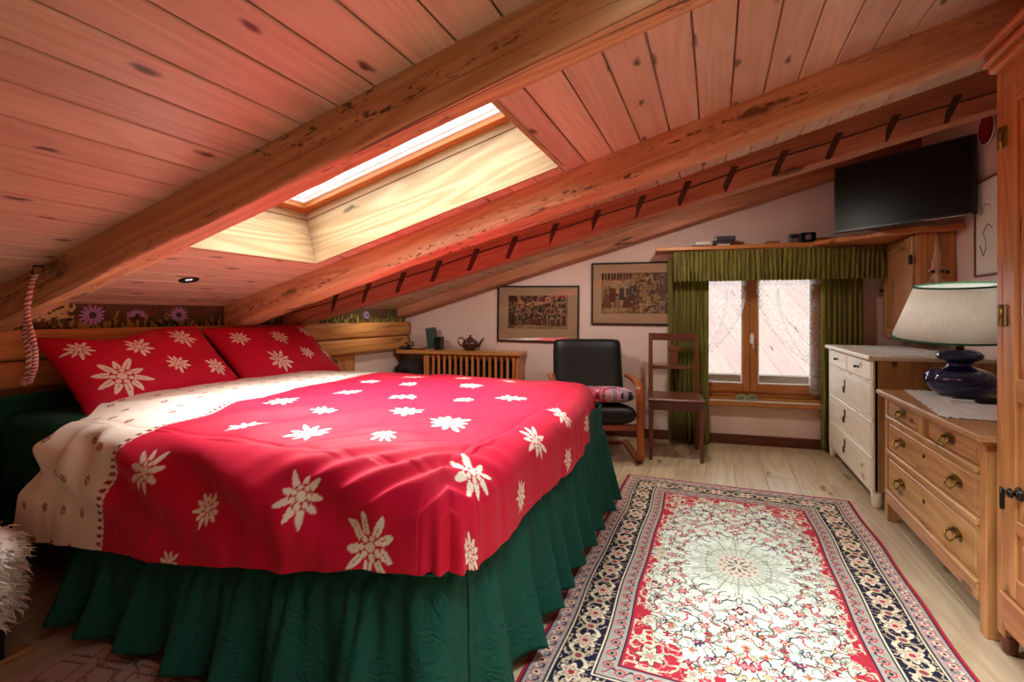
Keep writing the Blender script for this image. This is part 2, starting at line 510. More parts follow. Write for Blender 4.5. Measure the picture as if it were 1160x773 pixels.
EB = cuts(-3.05, HX0, .122)[:-1]+cuts(HX0, HX1, .13)[:-1]+[HX1, HX1+.11]+cuts(HX1+.11, 1.55, .121)[1:]
bay(EB, 1.15, 2.36, True)
bay(cuts(-3.05, 1.55, .125), 2.36, 3.1)
bay(cuts(-3.05, 1.55, .125), 3.05, 5.0, sl=.305)
# solid roof deck above the boards (with the skylight hole)
mm = Matrix.Translation((-3, 0, 1.175)) @ Matrix.Rotation(-AL, 4, 'Y')
def deck(x0, x1, y0, y1):
    mb.box((x0+3)/CA, (x1+3)/CA, y0, y1, .024, .30, 'y', 0, mm)
def deck_bay(y0, y1, h):
    deck(-3.3, h[0]-.025, y0, y1); deck(h[1]+.025, 1.9, y0, y1)
    deck(h[0]-.025, h[1]+.025, y0, h[2]-.025); deck(h[0]-.025, h[1]+.025, h[3]+.025, y1)
deck_bay(YN-.3, 1.15, (KX0, KX1, KY0, KY1)); deck_bay(1.15, 3.0, (HX0, HX1, HY0, HY1))
mm2 = Matrix.Translation((-3, 0, 1.175)) @ Matrix.Rotation(-math.atan(.305), 4, 'Y')
mb.box(-.3, 5.1, 2.95, 5.4, .024, .30, 'y', 0, mm2)
struct('ceiling', mb, W_PLANK)

# walls
mb = MB()
mb.box(XL-.3, XL, YN-.3, 4.9, -.05, 1.30, 'y', 0)
struct('wall_left', mb, PLASTER)
mb = MB()
mb.box(XR, XR+.3, YN-.3, 5.2, -.05, 2.75, 'y', 0)
struct('wall_right', mb, PLASTER)
# far wall with its window opening
WX0, WX1, WZ0, WZ1 = -.27, .84, .36, 1.63
s0, s1 = ws(WX0), ws(WX1)
top = lambda s: 1.175+.305*(s/WK)+.12
mb = MB(); TH = .30
mb.prism([(-.2, -.05), (s0, -.05), (s0, top(s0)), (-.2, top(-.2))], 0, TH, MWALL)
mb.prism([(s1, -.05), (ws(XR)+.25, -.05), (ws(XR)+.25, top(ws(XR)+.25)), (s1, top(s1))], 0, TH, MWALL)
mb.prism([(s0, -.05), (s1, -.05), (s1, WZ0), (s0, WZ0)], 0, TH, MWALL)
mb.prism([(s0, WZ1), (s1, WZ1), (s1, top(s1)), (s0, top(s0))], 0, TH, MWALL)
struct('wall_far', mb, PLASTER)
# near wall (behind the camera)
mb = MB()
mb.box(XL-.2, XR+.2, YN-.25, YN, -.05, 2.7, 'x', 0)
struct('wall_near', mb, PLASTER)
# baseboards
mb = MB(); mb.box(.02, ws(XR), -.018, 0, 0, .085, 'x', .003, MWALL); struct('baseboard_far', mb, BASEB)
mb = MB(); mb.box(XR-.018, XR, YN, 4.8, 0, .085, 'y', .003); struct('baseboard_right', mb, BASEB)

# log courses on the left wall and the panelling under them
def log_course(name, z0, z1, y0, y1, d):
    n = 90; m = 14
    pr = []
    for k in range(m):
        a = 2*PI*k/m
        pr.append((math.copysign(abs(math.cos(a))**.45, math.cos(a))*d/2, math.copysign(abs(math.sin(a))**.45, math.sin(a))*(z1-z0)/2))
    path = [Vector((XL+d/2-.005, y0+(y1-y0)*i/n, (z0+z1)/2)) for i in range(n+1)]
    b = MB(); b.sweep(path, pr, smooth=True)
    for i, p in enumerate(b.v):
        k = .006*(vnoise(np.array([p[1]*4.]), np.array([p[2]*9+p[0]*7.]), 3)[0]-.5)
        b.v[i] = (p[0]+k, p[1], p[2]+k*.6)
    return struct(name, b, W_LOG)
log_course('trim_1', .912, 1.052, YN, 4.36, .075)
log_course('trim_2', .775, .908, YN, 4.36, .07)
mb = MB()
for i in range(30):
    y0 = YN+i*.182
    if y0+.182 > 3.57: break
    mb.box(XL, XL+.02, y0, y0+.181, 0, .775, 'z', .003)
struct('trim_3', mb, W_ROBE)

# ---------------------------------------------------------------- roof beams
def beam(name, mat, yline, x0, x1, w, depth, label, up=.05, sl=SL, zb=None, round_=.03, seed=1, rough=.006, cat='beam', parent=None):
    """a hewn beam along the roof slope; yline(x) is the near face, zb(x) the underside"""
    n = 110; prof = []
    r = round_
    b_ = MB()
    rows = []
    rs = np.random.RandomState(seed)
    for i in range(n+1):
        x = x0+(x1-x0)*i/n
        zt = roofz(x)+up; zu = (roofz(x)-depth) if zb is None else zb(x)
        y0 = yline(x); y1 = y0+w
        pts = []
        for k in range(5): pts.append((y0, zt+(zu+r-zt)*k/4))
        for k in range(1, 5):
            a = PI/2*k/4; pts.append((y0+r-r*math.cos(a), zu+r-r*math.sin(a)))
        for k in range(1, 4): pts.append((y0+r+(w-2*r)*k/4, zu))
        for k in range(0, 5):
            a = PI/2*k/4; pts.append((y1-r+r*math.sin(a), zu+r-r*math.cos(a)))
        for k in range(1, 4): pts.append((y1, zu+r+(zt-zu-r)*k/3))
        rows.append([(x, p[0], p[1]) for p in pts])
    R = np.array(rows); m = R.shape[1]
    K = np.arange(m)[None, :]*.55+np.zeros((n+1, 1)); X = R[:, :, 0]
    nz = fnoise(X*2.2+seed*3, K, seed, 3)-.5
    nz2 = fnoise(X*9+seed*3, K*2, seed+9, 2)-.5
    cy = (R[:, :, 1].min(1)+w/2)[:, None]; cz = R[:, :, 2].mean(1)[:, None]
    dy = R[:, :, 1]-cy; dz = R[:, :, 2]-cz; L = np.hypot(dy, dz)+1e-6
    d = (nz*2.2+nz2*.7)*rough*2
    R[:, :, 1] += dy/L*d; R[:, :, 2] += np.where(dz < 0, dz/L*d, 0)
    vs = R.reshape(-1, 3)
    fs = []
    for i in range(n):
        for k in range(m):
            k2 = (k+1) % m
            fs.append((i*m+k, (i+1)*m+k, (i+1)*m+k2, i*m+k2))
    fs.append(tuple(range(m))); fs.append(tuple(n*m+k for k in range(m-1, -1, -1)))
    g = []
    for i in range(n+1):
        for k in range(m):
            x, y, z = vs[i*m+k]
            g.append(((x-x0)/CA, y-yline(x), z-roofz(x)))
    b_.add([tuple(p) for p in vs], fs, g, smooth=True)
    o = obj(name, b_, mat, parent)
    if label: tag(o, label, cat, 'roof beams')
    return o
beam('roof_beam', W_BEAM, lambda x: 1.10+.008*(x+2.7), -3.02, 1.5, .10, .15, rough=.0035, label=
     'rough worm-eaten roof beam crossing above the bed on the near side of the skylight', seed=2, round_=.018)
beam('roof_beam', W_BEAM, lambda x: 2.285, -3.02, 1.5, .14, .165,
     'thick hewn roof beam with a long crack along the far edge of the skylight', seed=5, round_=.045)
# the ladder-like spliced beam
LB = thing('roof_beam', 'reddish roof beam with a row of dark slanting wedges and one long seam', 'beam', (0, 2.95, 1.6), 0, 'roof beams')
b3 = lambda x: 2.95+.125*(x+1.5)
beam('beam_body', W_BEAMD, b3, -3.02, 1.5, .13, .165, None, up=.22, seed=8, round_=.012, rough=.003, parent=LB)
mb = MB()
mb.sweep([(x, b3(x)-.002+.0015*math.sin(x*9), roofz(x)-.068+.006*math.sin(x*3.1)+.004*math.sin(x*8)) for x in np.linspace(-2.9, 1.45, 60)],
         [(.004, -.0035), (.004, .0035), (-.006, .0035), (-.006, -.0035)])
obj('seam', mb, W_WEDGE, LB)
wedges = [-2.56, -2.3, -2.03, -1.765, -1.5, -1.235, -.97, -.705, -.439, -.181, .071, .334, .602, .869, 1.143]
for x in wedges:
    mb = MB()
    z0, z1 = roofz(x)-.163, roofz(x)-.02
    y = b3(x)
    mb.prism([(x-.042, z0), (x-.008, z0), (x+.054, z1), (x+.018, z1)], y-.003, y+.02, None, 'z', .001)
    obj('wedge', mb, W_WEDGE, LB)
# beam against the far wall
beam('roof_beam', W_BEAMD, lambda x: wallY(x)-.17, -3.02, 1.5, .175, .1,
     'low dark cracked roof beam lying along the top of the far wall', up=.16,
     zb=lambda x: 1.095+.29*(x+3), seed=11, round_=.015, rough=.004)

# ---------------------------------------------------------------- skylight (window_2)
def roof_m(x, y):   # frame on the roof plane: x up the slope, z along the normal
    return Matrix.Translation((x, y, roofz(x))) @ Matrix.Rotation(-AL, 4, 'Y')
def skylight(name, X0, X1, Y0, Y1):
    RM = roof_m(X0, Y0); LH = (X1-X0)/CA; WH = Y1-Y0; DH = .33
    sky = thing(name, None, None, (X0, Y0, roofz(X0)), kind='structure')
    mb = MB()
    t = .022
    for z0, z1 in ((-.004, .255), (.259, DH)):
        mb.box(-t, LH+t, WH, WH+t, z0, z1, 'x', .002, RM); mb.box(-t, LH+t, -t, 0, z0, z1, 'x', .002, RM)
        mb.box(-t, 0, 0, WH, z0, z1, 'y', .002, RM); mb.box(LH, LH+t, 0, WH, z0, z1, 'y', .002, RM)
    obj('lining', mb, W_PALE, sky)
    mb = MB()
    f = .05
    mb.box(0, LH, WH-f, WH, DH-.03, DH+.02, 'x', .004, RM); mb.box(0, LH, 0, f, DH-.03, DH+.02, 'x', .004, RM)
    mb.box(0, f, f, WH-f, DH-.03, DH+.02, 'y', .004, RM); mb.box(LH-f, LH, f, WH-f, DH-.03, DH+.02, 'y', .004, RM)
    obj('window_frame', mb, W_SASH, sky)
    mb = MB()
    for a, w_, h0, h1 in ((f-.012, .018, .0, .05), (f+.012, .012, .016, .05)):
        mb.box(a, LH-a, WH-a-w_, WH-a, DH+h0, DH+h1, 'x', .003, RM); mb.box(a, LH-a, a, a+w_, DH+h0, DH+h1, 'x', .003, RM)
        mb.box(a, a+w_, a, WH-a, DH+h0, DH+h1, 'y', .003, RM); mb.box(LH-a-w_, LH-a, a, WH-a, DH+h0, DH+h1, 'y', .003, RM)
    obj('sash', mb, WHITEM, sky)
    mb = MB(); mb.box(.06, LH-.06, .06, WH-.06, DH+.045, DH+.05, 'x', 0, RM)
    obj('pane', mb, GLASS, sky)
    return RM @ Vector((LH/2, WH/2, DH+.35)), RM @ Vector((LH/2, WH/2, 0))
SKY_A = skylight('window_2', HX0, HX1, HY0, HY1)
SKY_FILL = skylight('window_fill', KX0, KX1, KY0, KY1)  # added opening above the rug, lets extra light in

# ceiling spotlight
dl = thing('ceiling_spotlight', 'small round recessed spotlight in the boards below the skylight', 'spotlight', (-2.525, 1.736, roofz(-2.525)))
DM = Matrix.Rotation(-AL, 4, 'Y')
mb = MB(); mb.lathe([(.030, -.001), (.034, -.006), (.044, -.006), (.047, -.002), (.047, .004), (.030, .004)], (-2.525, 1.736, roofz(-2.525)), 32, DM)
obj('trim_ring', mb, STEEL, dl)
mb = MB(); mb.lathe([(.0, .0), (.012, -.002), (.030, .002), (.030, .004)], (-2.525, 1.736, roofz(-2.525)), 24, DM)
obj('lens', mb, emit('spotlight lens', (1, .93, .82), 1.0), dl)

# ---------------------------------------------------------------- painted flower frieze on the left wall
def edelweiss(C, A, B, ca, cb, R, rot, col, ground, n=10, sx=1., sy=1., seed=0):
    dx = (A-ca)/sx; dy = (B-cb)/sy
    sel = np.where(np.hypot(dx, dy) < R*1.1)
    if len(sel[0]) == 0: return
    dx, dy = dx[sel], dy[sel]; r = np.hypot(dx, dy)
    c = C[sel].copy()
    rs = np.random.RandomState(seed)
    for layer in range(2):
        for k in range(n):
            if (k % 2) != layer: continue
            a = rot+2*PI*k/n+rs.uniform(-.07, .07)
            l = R*(1.0 if layer else .84)*rs.uniform(.86, 1.05)
            u = dx*math.cos(a)+dy*math.sin(a); v = -dx*math.sin(a)+dy*math.cos(a)
            t = np.clip(u/l, 0, 1)
            w = R*.145*(t**.8*(1-t)**.7)/.44
            c[(np.abs(v) < w+R*.03) & (u > .2*R) & (u < l)] = ground
            c[(np.abs(v) < w) & (u > .2*R) & (u < l*.985)] = col
            if R > .095: c[(np.abs(v) < R*.012) & (u > .38*R) & (u < l*.7)] = ground
    c[r < R*.37] = ground
    m = np.zeros(len(r), bool)
    for k in range(7):
        a = rot+2*PI*k/7; q = R*.27
        m |= np.hypot(dx-q*math.cos(a), dy-q*math.sin(a)) < R*.092
    m |= r < R*.155
    c[m] = col
    C[sel] = c

fz = thing('flower_frieze', 'strip of painted purple alpine flowers and grass above the log wall', 'painting', (XL+.012, 2.75, 1.05))
ny, nz = 620, 40
Y = np.linspace(1.15, 4.34, ny)[:, None]+np.zeros((1, nz)); Z = np.linspace(1.05, 1.19, nz)[None, :]+np.zeros((ny, 1))
C = np.zeros((ny, nz, 3)); C[:] = lin(96, 66, 48)
C = C*(.8+.5*fnoise(Y*9, Z*25, 21)[..., None])
gr = fnoise(Y*60, Z*14, 33, 2); hz = (Z-1.05)/.14
m = gr > .30+.62*np.clip(hz-.12, 0, 1); C[m] = lin(70, 70, 34)
m = fnoise(Y*80+5, Z*18, 40, 2) > .46+.55*hz; C[m] = lin(150, 138, 70)
m = fnoise(Y*50+5, Z*40, 50, 2) > .6+.5*hz; C[m] = lin(40, 42, 22)
m = (Y < 1.47) & (hz > .25+.5*np.clip((Y-1.3)*2, 0, 1)) & (fnoise(Y*55, Z*70, 60, 2) > .42); C[m] = lin(196, 182, 120)
P = np.stack([np.full_like(Y, XL+.012), Y, Z], -1)
o = gridmesh('board', P, C.reshape(-1, 3), painted('frieze paint', .8, noise=.05), fz)
so = o.modifiers.new('thickness', 'SOLIDIFY'); so.thickness = .01
PURPLE = simple('purple petals', lin(168, 138, 190), .8); PURD = simple('dark flower heart', lin(70, 44, 70), .8)
def petal_flower(yc, zc, R, flat, side):
    mb = MB()
    n = 14 if not flat else 9
    for k in range(n):
        a = 2*PI*k/n if not flat else PI*(.02+.96*k/(n-1))
        l = R*rng.uniform(.85, 1.1); w = R*.115
        ca, sa = math.cos(a), math.sin(a)
        pts = [(.15*R, -w*.4), (.6*l, -w), (.9*l, -w*.7), (l, 0), (.9*l, w*.7), (.6*l, w), (.15*R, w*.4)]
        f3 = [(XL+.0145+.0004*k, yc+p*ca-q*sa, zc+(p*sa+q*ca)*(.85 if not flat else .8)) for p, q in pts]
        bk = [(XL+.0125, p[1], p[2]) for p in f3]
        mm_ = len(pts)
        mb.add(f3+bk, [tuple(range(mm_))]+[(i, mm_+i, mm_+(i+1) % mm_, (i+1) % mm_) for i in range(mm_)])
    f = obj('flower', mb, PURPLE, fz)
    mb = MB(); mb.lathe([(0, .009), (.25*R, .007), (.3*R, 0)], (XL+.014, yc, zc), 14, Matrix.Rotation(PI/2, 4, 'Y'))
    obj('flower_heart', mb, PURD, f)
for yc, zc, R, fl in ((1.545, 1.118, .064, 0), (1.76, 1.112, .058, 1), (1.99, 1.12, .058, 0), (3.02, 1.13, .05, 0), (3.72, 1.12, .045, 0)):
    petal_flower(yc, zc, R, fl, 0)

# ---------------------------------------------------------------- window in the far wall (window_1)
win = thing('window_1', None, None, tuple(wp(.285, 0, WZ0)), WA, kind='structure')
a0, a1 = s0, s1; sm_ = (a0+a1)/2
yf0, yf1 = .045, .115     # depth of the frame inside the opening
mb = MB()
zf0 = WZ0+.045
mb.box(a0, a0+.05, yf0, yf1, zf0, WZ1, 'z', .004, MWALL); mb.box(a1-.05, a1, yf0, yf1, zf0, WZ1, 'z', .004, MWALL)
mb.box(a0, a1, yf0, yf1, zf0, zf0+.055, 'x', .006, MWALL); mb.box(a0, a1, yf0, yf1, WZ1-.05, WZ1, 'x', .004, MWALL)
obj('window_frame', mb, W_SASH, win)
for q, (b0, b1) in enumerate(((a0+.03, sm_-.002), (sm_+.002, a1-.03))):
    mb = MB(); st = .058
    y0, y1 = yf0-.022, yf1-.02; z0, z1 = zf0+.045, WZ1-.035
    mb.box(b0, b0+st, y0, y1, z0, z1, 'z', .006, MWALL); mb.box(b1-st, b1, y0, y1, z0, z1, 'z', .006, MWALL)
    mb.box(b0+st, b1-st, y0, y1, z0, z0+.07, 'x', .006, MWALL); mb.box(b0+st, b1-st, y0, y1, z1-.06, z1, 'x', .006, MWALL)
    sash = obj('sash', mb, W_SASH, win)
    mb = MB(); e = .012
    for (p0, p1, r0, r1) in ((b0+st, b1-st, z0+.07, z0+.07+e), (b0+st, b1-st, z1-.06-e, z1-.06), (b0+st, b0+st+e, z0+.07, z1-.06), (b1-st-e, b1-st, z0+.07, z1-.06)):
        mb.box(p0, p1, y0+.012, y0+.03, r0, r1, 'x', .003, MWALL)
    obj('glazing_bead', mb, WHITEM, sash)
    mb = MB(); mb.box(b0+st-.005, b1-st+.005, y0+.03, y0+.036, z0+.065, z1-.055, 'x', 0, MWALL)
    obj('pane', mb, GLASS, sash)
mb = MB()
hs_ = sm_+.012; hz_ = .915
mb.box(hs_-.014, hs_+.014, yf0-.032, yf0-.022, hz_-.045, hz_+.045, 'z', .006, MWALL)
mb.tube([MWALL @ Vector(p) for p in ((hs_, yf0-.03, hz_+.02), (hs_, yf0-.06, hz_+.02), (hs_+.002, yf0-.068, hz_+.012), (hs_+.003, yf0-.068, hz_-.085))], .009, 10)
o = obj('window_handle', mb, WHITEM, win); o['label'] = 'white window handle'
mb = MB()
mb.box(a0-.0, a1+.0, -.0, yf0+.01, WZ0-.0, WZ0+.045, 'x', .004, MWALL)
mb.box(a0-.03, a1+.03, -.075, .0, WZ0-.02, WZ0+.02, 'x', .006, MWALL)
o = obj('window_sill', mb, W_SASH, win)
mb = MB(); mb.box(a0-.028, a1+.028, -.072, yf0-.002, WZ0+.0455, WZ0+.049, 'x', .001, MWALL)
# top of the sill, window light painted in as a pale colour
mb = MB(); mb.box(a0-.028, a1+.028, -.073, -.001, WZ0+.0195, WZ0+.0235, 'x', .001, MWALL)
o = obj('sill_top', mb, simple('sill colour with window light', lin(226, 214, 200), .4), win); o['label'] = 'top of the sill with window light in its colour'

# lace half curtains
LACE = lace('lace net')
def lace_curtain(name, b0, b1, mirror, label):
    """a swag: full width at the top, drawn aside towards the outer edge at tie height"""
    nu, nv = 90, 140
    U = np.linspace(0, 1, nu)[:, None]+np.zeros((1, nv)); V = np.linspace(0, 1, nv)[None, :]+np.zeros((nu, 1))
    ztop, ztie, zbot = 1.432, .70, .47
    Zc = ztop-V*(ztop-zbot)
    # inner edge: from the middle stile at the top to the outer edge at the tie, then a narrow tail
    t = np.clip((ztop-.07-Zc)/(ztop-.07-ztie), 0, 1)
    inner = np.where(Zc > ztop-.07, 1.0, np.where(Zc > ztie, 1-.80*t**2.2, .20))
    tail = np.clip((ztie-Zc)/(ztie-zbot), 0, 1)
    width = np.maximum(inner, .14)*(b1-b0)
    S = U*width
    ruffle = np.clip((U-.86)/.14, 0, 1)*(V > .09)
    pl = .006*np.sin(U*70)*(.3+t)+.010*ruffle*np.sin(V*150)
    sag = .05*np.sin(PI*U)*t
    X = b0+S if not mirror else b1-S
    head = (Zc > ztop-.06).astype(float)
    dens = np.maximum(ruffle*.55, head*.5)
    dens = np.maximum(dens, .55*(np.abs(U-.68) < .035)*(V > .09))
    dens = np.maximum(dens, (.16/np.maximum(inner, .16))*.35)
    Q = np.stack([X, np.full_like(X, yf0-.045)+pl, Zc-sag*.5], -1).reshape(-1, 3)
    M = np.array(MWALL); Q = Q@M[:3, :3].T+M[:3, 3]
    col = np.stack([dens]*3, -1).reshape(-1, 3)
    root = thing(name, label, 'curtain', tuple(wp((b0+b1)/2/WK-3, .0, zbot)), 0, 'lace half curtains')
    o = gridmesh('lace', Q.reshape(nu, nv, 3), col, LACE, root)
    mb = MB(); mb.tube([MWALL @ Vector((b0, yf0-.045, ztop)), MWALL @ Vector((b1, yf0-.045, ztop))], .005, 8)
    obj('rod', mb, WHITEM, root)
    return root
lace_curtain('lace_curtain', a0+.04, sm_-.035, False, 'white lace half curtain over the left window sash, drawn to the left')
lace_curtain('lace_curtain', sm_+.045, a1-.005, True, 'white lace half curtain over the right window sash, tied back to the right')

# green curtains
CURT = cloth_translucent('olive striped curtain', lin(186, 176, 104), .55, c2=lin(122, 106, 66), ct=lin(196, 206, 70))
def pleated(name, x0, x1, z0, z1, off, amp, folds, label, parent=None, seed=0, flare=1., mat=None, wrap=None, cat='curtain', group=None):
    nu, nv = 260, 40
    U = np.linspace(0, 1, nu)[:, None]+np.zeros((1, nv)); V = np.linspace(0, 1, nv)[None, :]+np.zeros((nu, 1))
    ph = U*folds*2*PI+2.2*fnoise(U*folds*.35, V*.8, seed, 2)*2
    a = amp*(.55+.45*V*flare)
    s = ws(x0)+(ws(x1)-ws(x0))*U+.25*amp*np.sin(ph*2+1)
    y = -off+a*np.sin(ph)*(.7+.6*fnoise(U*folds*.5, V, seed+4, 2))
    z = z1+(z0-z1)*V+.006*np.sin(ph)*V
    Q = np.stack([s, y, z], -1).reshape(-1, 3)
    M = np.array(MWALL); Q = Q@M[:3, :3].T+M[:3, 3]
    o = gridmesh(name, Q.reshape(nu, nv, 3), None, mat or CURT, parent)
    so = o.modifiers.new('thickness', 'SOLIDIFY'); so.thickness = .003
    if label: tag(o, label, cat, group)
    return o
pleated('curtain', -.385, -.06, .015, 1.62, .105, .032, 9, 'long olive green curtain left of the window behind the wooden chair', seed=1, group='green window curtains')
pleated('curtain', .80, 1.09, .015, 1.62, .085, .026, 8, 'long olive green curtain right of the window behind the pale dresser', seed=2, group='green window curtains')
val = thing('valance', 'gathered olive green valance hanging from the long shelf above the window', 'valance', tuple(wp(.42, .25, 1.40)))
pleated('valance_cloth', -.35, 1.185, 1.405, 1.655, .235, .014, 46, None, parent=val, seed=5, flare=1.2)
pleated('hem_band', -.06, .80, 1.405, 1.465, .20, .008, 26, None, parent=val, seed=6, flare=1.)

# ---------------------------------------------------------------- long shelf over the window and corner board
sh = thing('wall_shelf', 'long reddish wooden shelf above the window widening over the corner cabinet', 'shelf', tuple(wp(.2, .14, 1.665)))
mb = MB()
mb.box(ws(-.50), ws(.69), -.27, -.002, 1.665, 1.695, 'x', .004, MWALL)
obj('shelf_board', mb, W_SHELF, sh)
bm = bmesh.new()
pl_ = [wp(.692, .002, 0), wp(.692, .275, 0), Vector((1.08, 4.12, 0)), Vector((1.24, 4.03, 0)), Vector((1.455, 3.96, 0)), Vector((1.455, 4.83, 0))]
lo = [bm.verts.new((p.x, p.y, 1.666)) for p in pl_]; hi = [bm.verts.new((p.x, p.y, 1.702)) for p in pl_]
bm.faces.new(lo[::-1]); bm.faces.new(hi)
for i in range(len(pl_)): bm.faces.new((lo[i], lo[(i+1) % len(pl_)], hi[(i+1) % len(pl_)], hi[i]))
bmesh.ops.recalc_face_normals(bm, faces=list(bm.faces))
bmesh.ops.bevel(bm, geom=list(bm.edges), offset=.004, segments=1, affect='EDGES')
mb = MB(); mb.bm(bm, None, 'x'); obj('corner_board', mb, W_SHELF, sh)

# things on the shelf
PAPER = simple('book paper', lin(225, 215, 200), .8, noise=.1, nscale=120)
def book(x, z, w, d, h, colr, rot, label, group='books on the shelf over the window', base=1.695, off=.14):
    p = wp(x, off, z)
    t_ = thing('book', label, 'book', tuple(p), WA+rot, group)
    c = simple('cover '+label[:18], colr, .5)
    mb = MB(); mb.box(-w/2, w/2, -d/2, d/2, 0, .003, 'x', .001); mb.box(-w/2, w/2, -d/2, d/2, h-.003, h, 'x', .001)
    ys = (-d/2, -d/2+.003) if sum(colr) < .5 else (d/2-.003, d/2)
    mb.box(-w/2, w/2, *ys, .003, h-.003, 'x', .001)
    obj('cover', mb, c, t_, True)
    mb = MB(); mb.box(-w/2+.004, w/2-.004, -d/2+.003, d/2-.003, .003, h-.003, 'x', .001)
    obj('pages', mb, PAPER, t_, True)
DK = lin(40, 38, 40)
book(-.13, 1.695, .145, .11, .018, lin(60, 56, 54), .02, 'lowest of the two stacked books at the left end of the shelf')
book(-.115, 1.713, .13, .10, .034, lin(205, 196, 186), -.03, 'thick pale book lying on top of the left book stack on the shelf')
book(.045, 1.695, .11, .11, .022, lin(214, 206, 196), .05, 'thin pale book under the dark pile on the shelf')
book(.04, 1.717, .15, .12, .03, DK, .0, 'dark book in the middle of the taller pile on the shelf')
book(.06, 1.747, .15, .115, .034, lin(70, 66, 70), .1, 'charcoal book topmost of the taller pile on the shelf')
o = thing('small_box', 'flat pale wooden box alone in the middle of the shelf', 'box', tuple(wp(.42, .15, 1.695)), WA)
mb = MB(); mb.box(-.05, .05, -.035, .035, 0, .02, 'x', .002); obj('tray', mb, W_SHELF, o, True)
mb = MB(); mb.box(-.051, .051, -.036, .036, .021, .032, 'x', .002); obj('lid', mb, W_SHELF, o, True)
GREYP = simple('grey plastic', lin(120, 112, 106), .4)
o = thing('radio', 'small grey radio with a dark dial beside the black clock on the shelf', 'radio', tuple(wp(.575, .16, 1.695)), WA)
mb = MB(); mb.box(-.036, .036, -.03, .03, 0, .085, 'x', .006); obj('case', mb, GREYP, o, True)
mb = MB(); mb.box(-.028, .028, -.033, -.029, .045, .076, 'x', .002); obj('dial', mb, BLACKP, o, True)
o = thing('alarm_clock', 'black box clock with a pale dial next to the television', 'clock', tuple(wp(.675, .16, 1.697)), WA)
mb = MB(); mb.box(-.055, .055, -.03, .03, 0, .088, 'x', .006); obj('case', mb, BLACKP, o, True)
mb = MB(); mb.lathe([(0, .003), (.022, .003), (.025, 0)], (0, -.030, .05), 24, Matrix.Rotation(PI/2, 4, 'X')); obj('dial', mb, GREYP, o, True)

# ---------------------------------------------------------------- television
tvd = Vector((.614, -.50, 0)).normalized()
tva = math.atan2(tvd.y, tvd.x)
tv = thing('television', 'black flat screen television standing in the corner on the shelf', 'television', (1.107, 3.97, 1.702), tva)
TW, THh = .792, .478
mb = MB(); mb.box(-TW/2, TW/2, 0, .035, .009, .009+THh, 'x', .005); mb.box(-TW/2+.12, TW/2-.12, .03, .07, .06, .38, 'x', .015)
obj('case', mb, BLACKP, tv, True)
mb = MB(); mb.box(-TW/2+.014, TW/2-.014, -.002, .002, .028, THh-.004, 'x', 0)
o = obj('screen', mb, simple('dark screen', lin(7, 7, 8), .35, spec=.25), tv, True); o['label'] = 'glossy dark screen'
mb = MB(); mb.box(.12, TW/2-.012, -.004, .0, .011, .017, 'x', .001)
obj('trim_strip', mb, simple('silver trim', lin(180, 176, 172), .3, 1), tv, True)
mb = MB(); mb.box(-.06, -.015, -.0035, .0, .012, .022, 'x', .001); mb.box(-.01, .012, -.0035, .0, .012, .022, 'x', .001)
obj('badge', mb, simple('badge', lin(150, 148, 144), .4), tv, True)
mb = MB(); mb.box(-.17, .17, -.06, .11, .0, .007, 'x', .003); mb.box(-.03, .03, .0, .03, .005, .03, 'x', .004)
obj('stand', mb, BLACKP, tv, True)

# ---------------------------------------------------------------- wall cabinet under the shelf
cab = thing('wall_cabinet', 'honey wooden wall cabinet hung in the corner under the television', 'cabinet', (1.35, 4.45, .95))
cz0, cz1 = .935, 1.664
mb = MB()
mb.box(1.245, 1.458, 4.095, 4.115, cz0, cz1, 'z', .003)
mb.box(1.245, 1.458, 4.70, 4.72, cz0, cz1, 'z', .003)
mb.box(1.245, 1.458, 4.116, 4.699, cz0, cz0+.02, 'y', .003); mb.box(1.245, 1.458, 4.116, 4.699, cz1-.02, cz1, 'y', .003)
mb.box(1.44, 1.456, 4.116, 4.699, cz0+.02, cz1-.02, 'z', 0)
obj('body', mb, W_ROBE, cab)
mb = MB()
d0, d1, e0, e1 = 4.10, 4.715, cz0+.01, cz1-.012
mb.box(1.222, 1.244, d0, d0+.07, e0, e1, 'z', .004); mb.box(1.222, 1.244, d1-.07, d1, e0, e1, 'z', .004)
mb.box(1.222, 1.244, d0+.07, d1-.07, e0, e0+.075, 'y', .004); mb.box(1.222, 1.244, d0+.07, d1-.07, e1-.075, e1, 'y', .004)
dr = obj('door', mb, W_PINE, cab)
mb = MB(); mb.box(1.231, 1.243, d0+.07, d1-.07, e0+.075, e1-.075, 'z', 0); mb.box(1.226, 1.24, d0+.10, d1-.10, e0+.105, e1-.105, 'z', .004)
obj('door_panel', mb, W_PINE, dr)
for z in (e1-.16, e0+.14):
    mb = MB(); mb.box(1.215, 1.223, d0-.004, d0+.03, z-.025, z+.025, 'z', .002)
    mb.lathe([(.008, -.032), (.008, .032)], (1.218, d0-.006, z), 10); obj('hinge', mb, STEEL, dr)
mb = MB(); mb.lathe([(.006, 0), (.006, .016), (.012, .022), (.010, .03), (0, .032)], (1.222, d1-.04, 1.31), 14, Matrix.Rotation(-PI/2, 4, 'Y'))
obj('knob', mb, STEEL, dr)

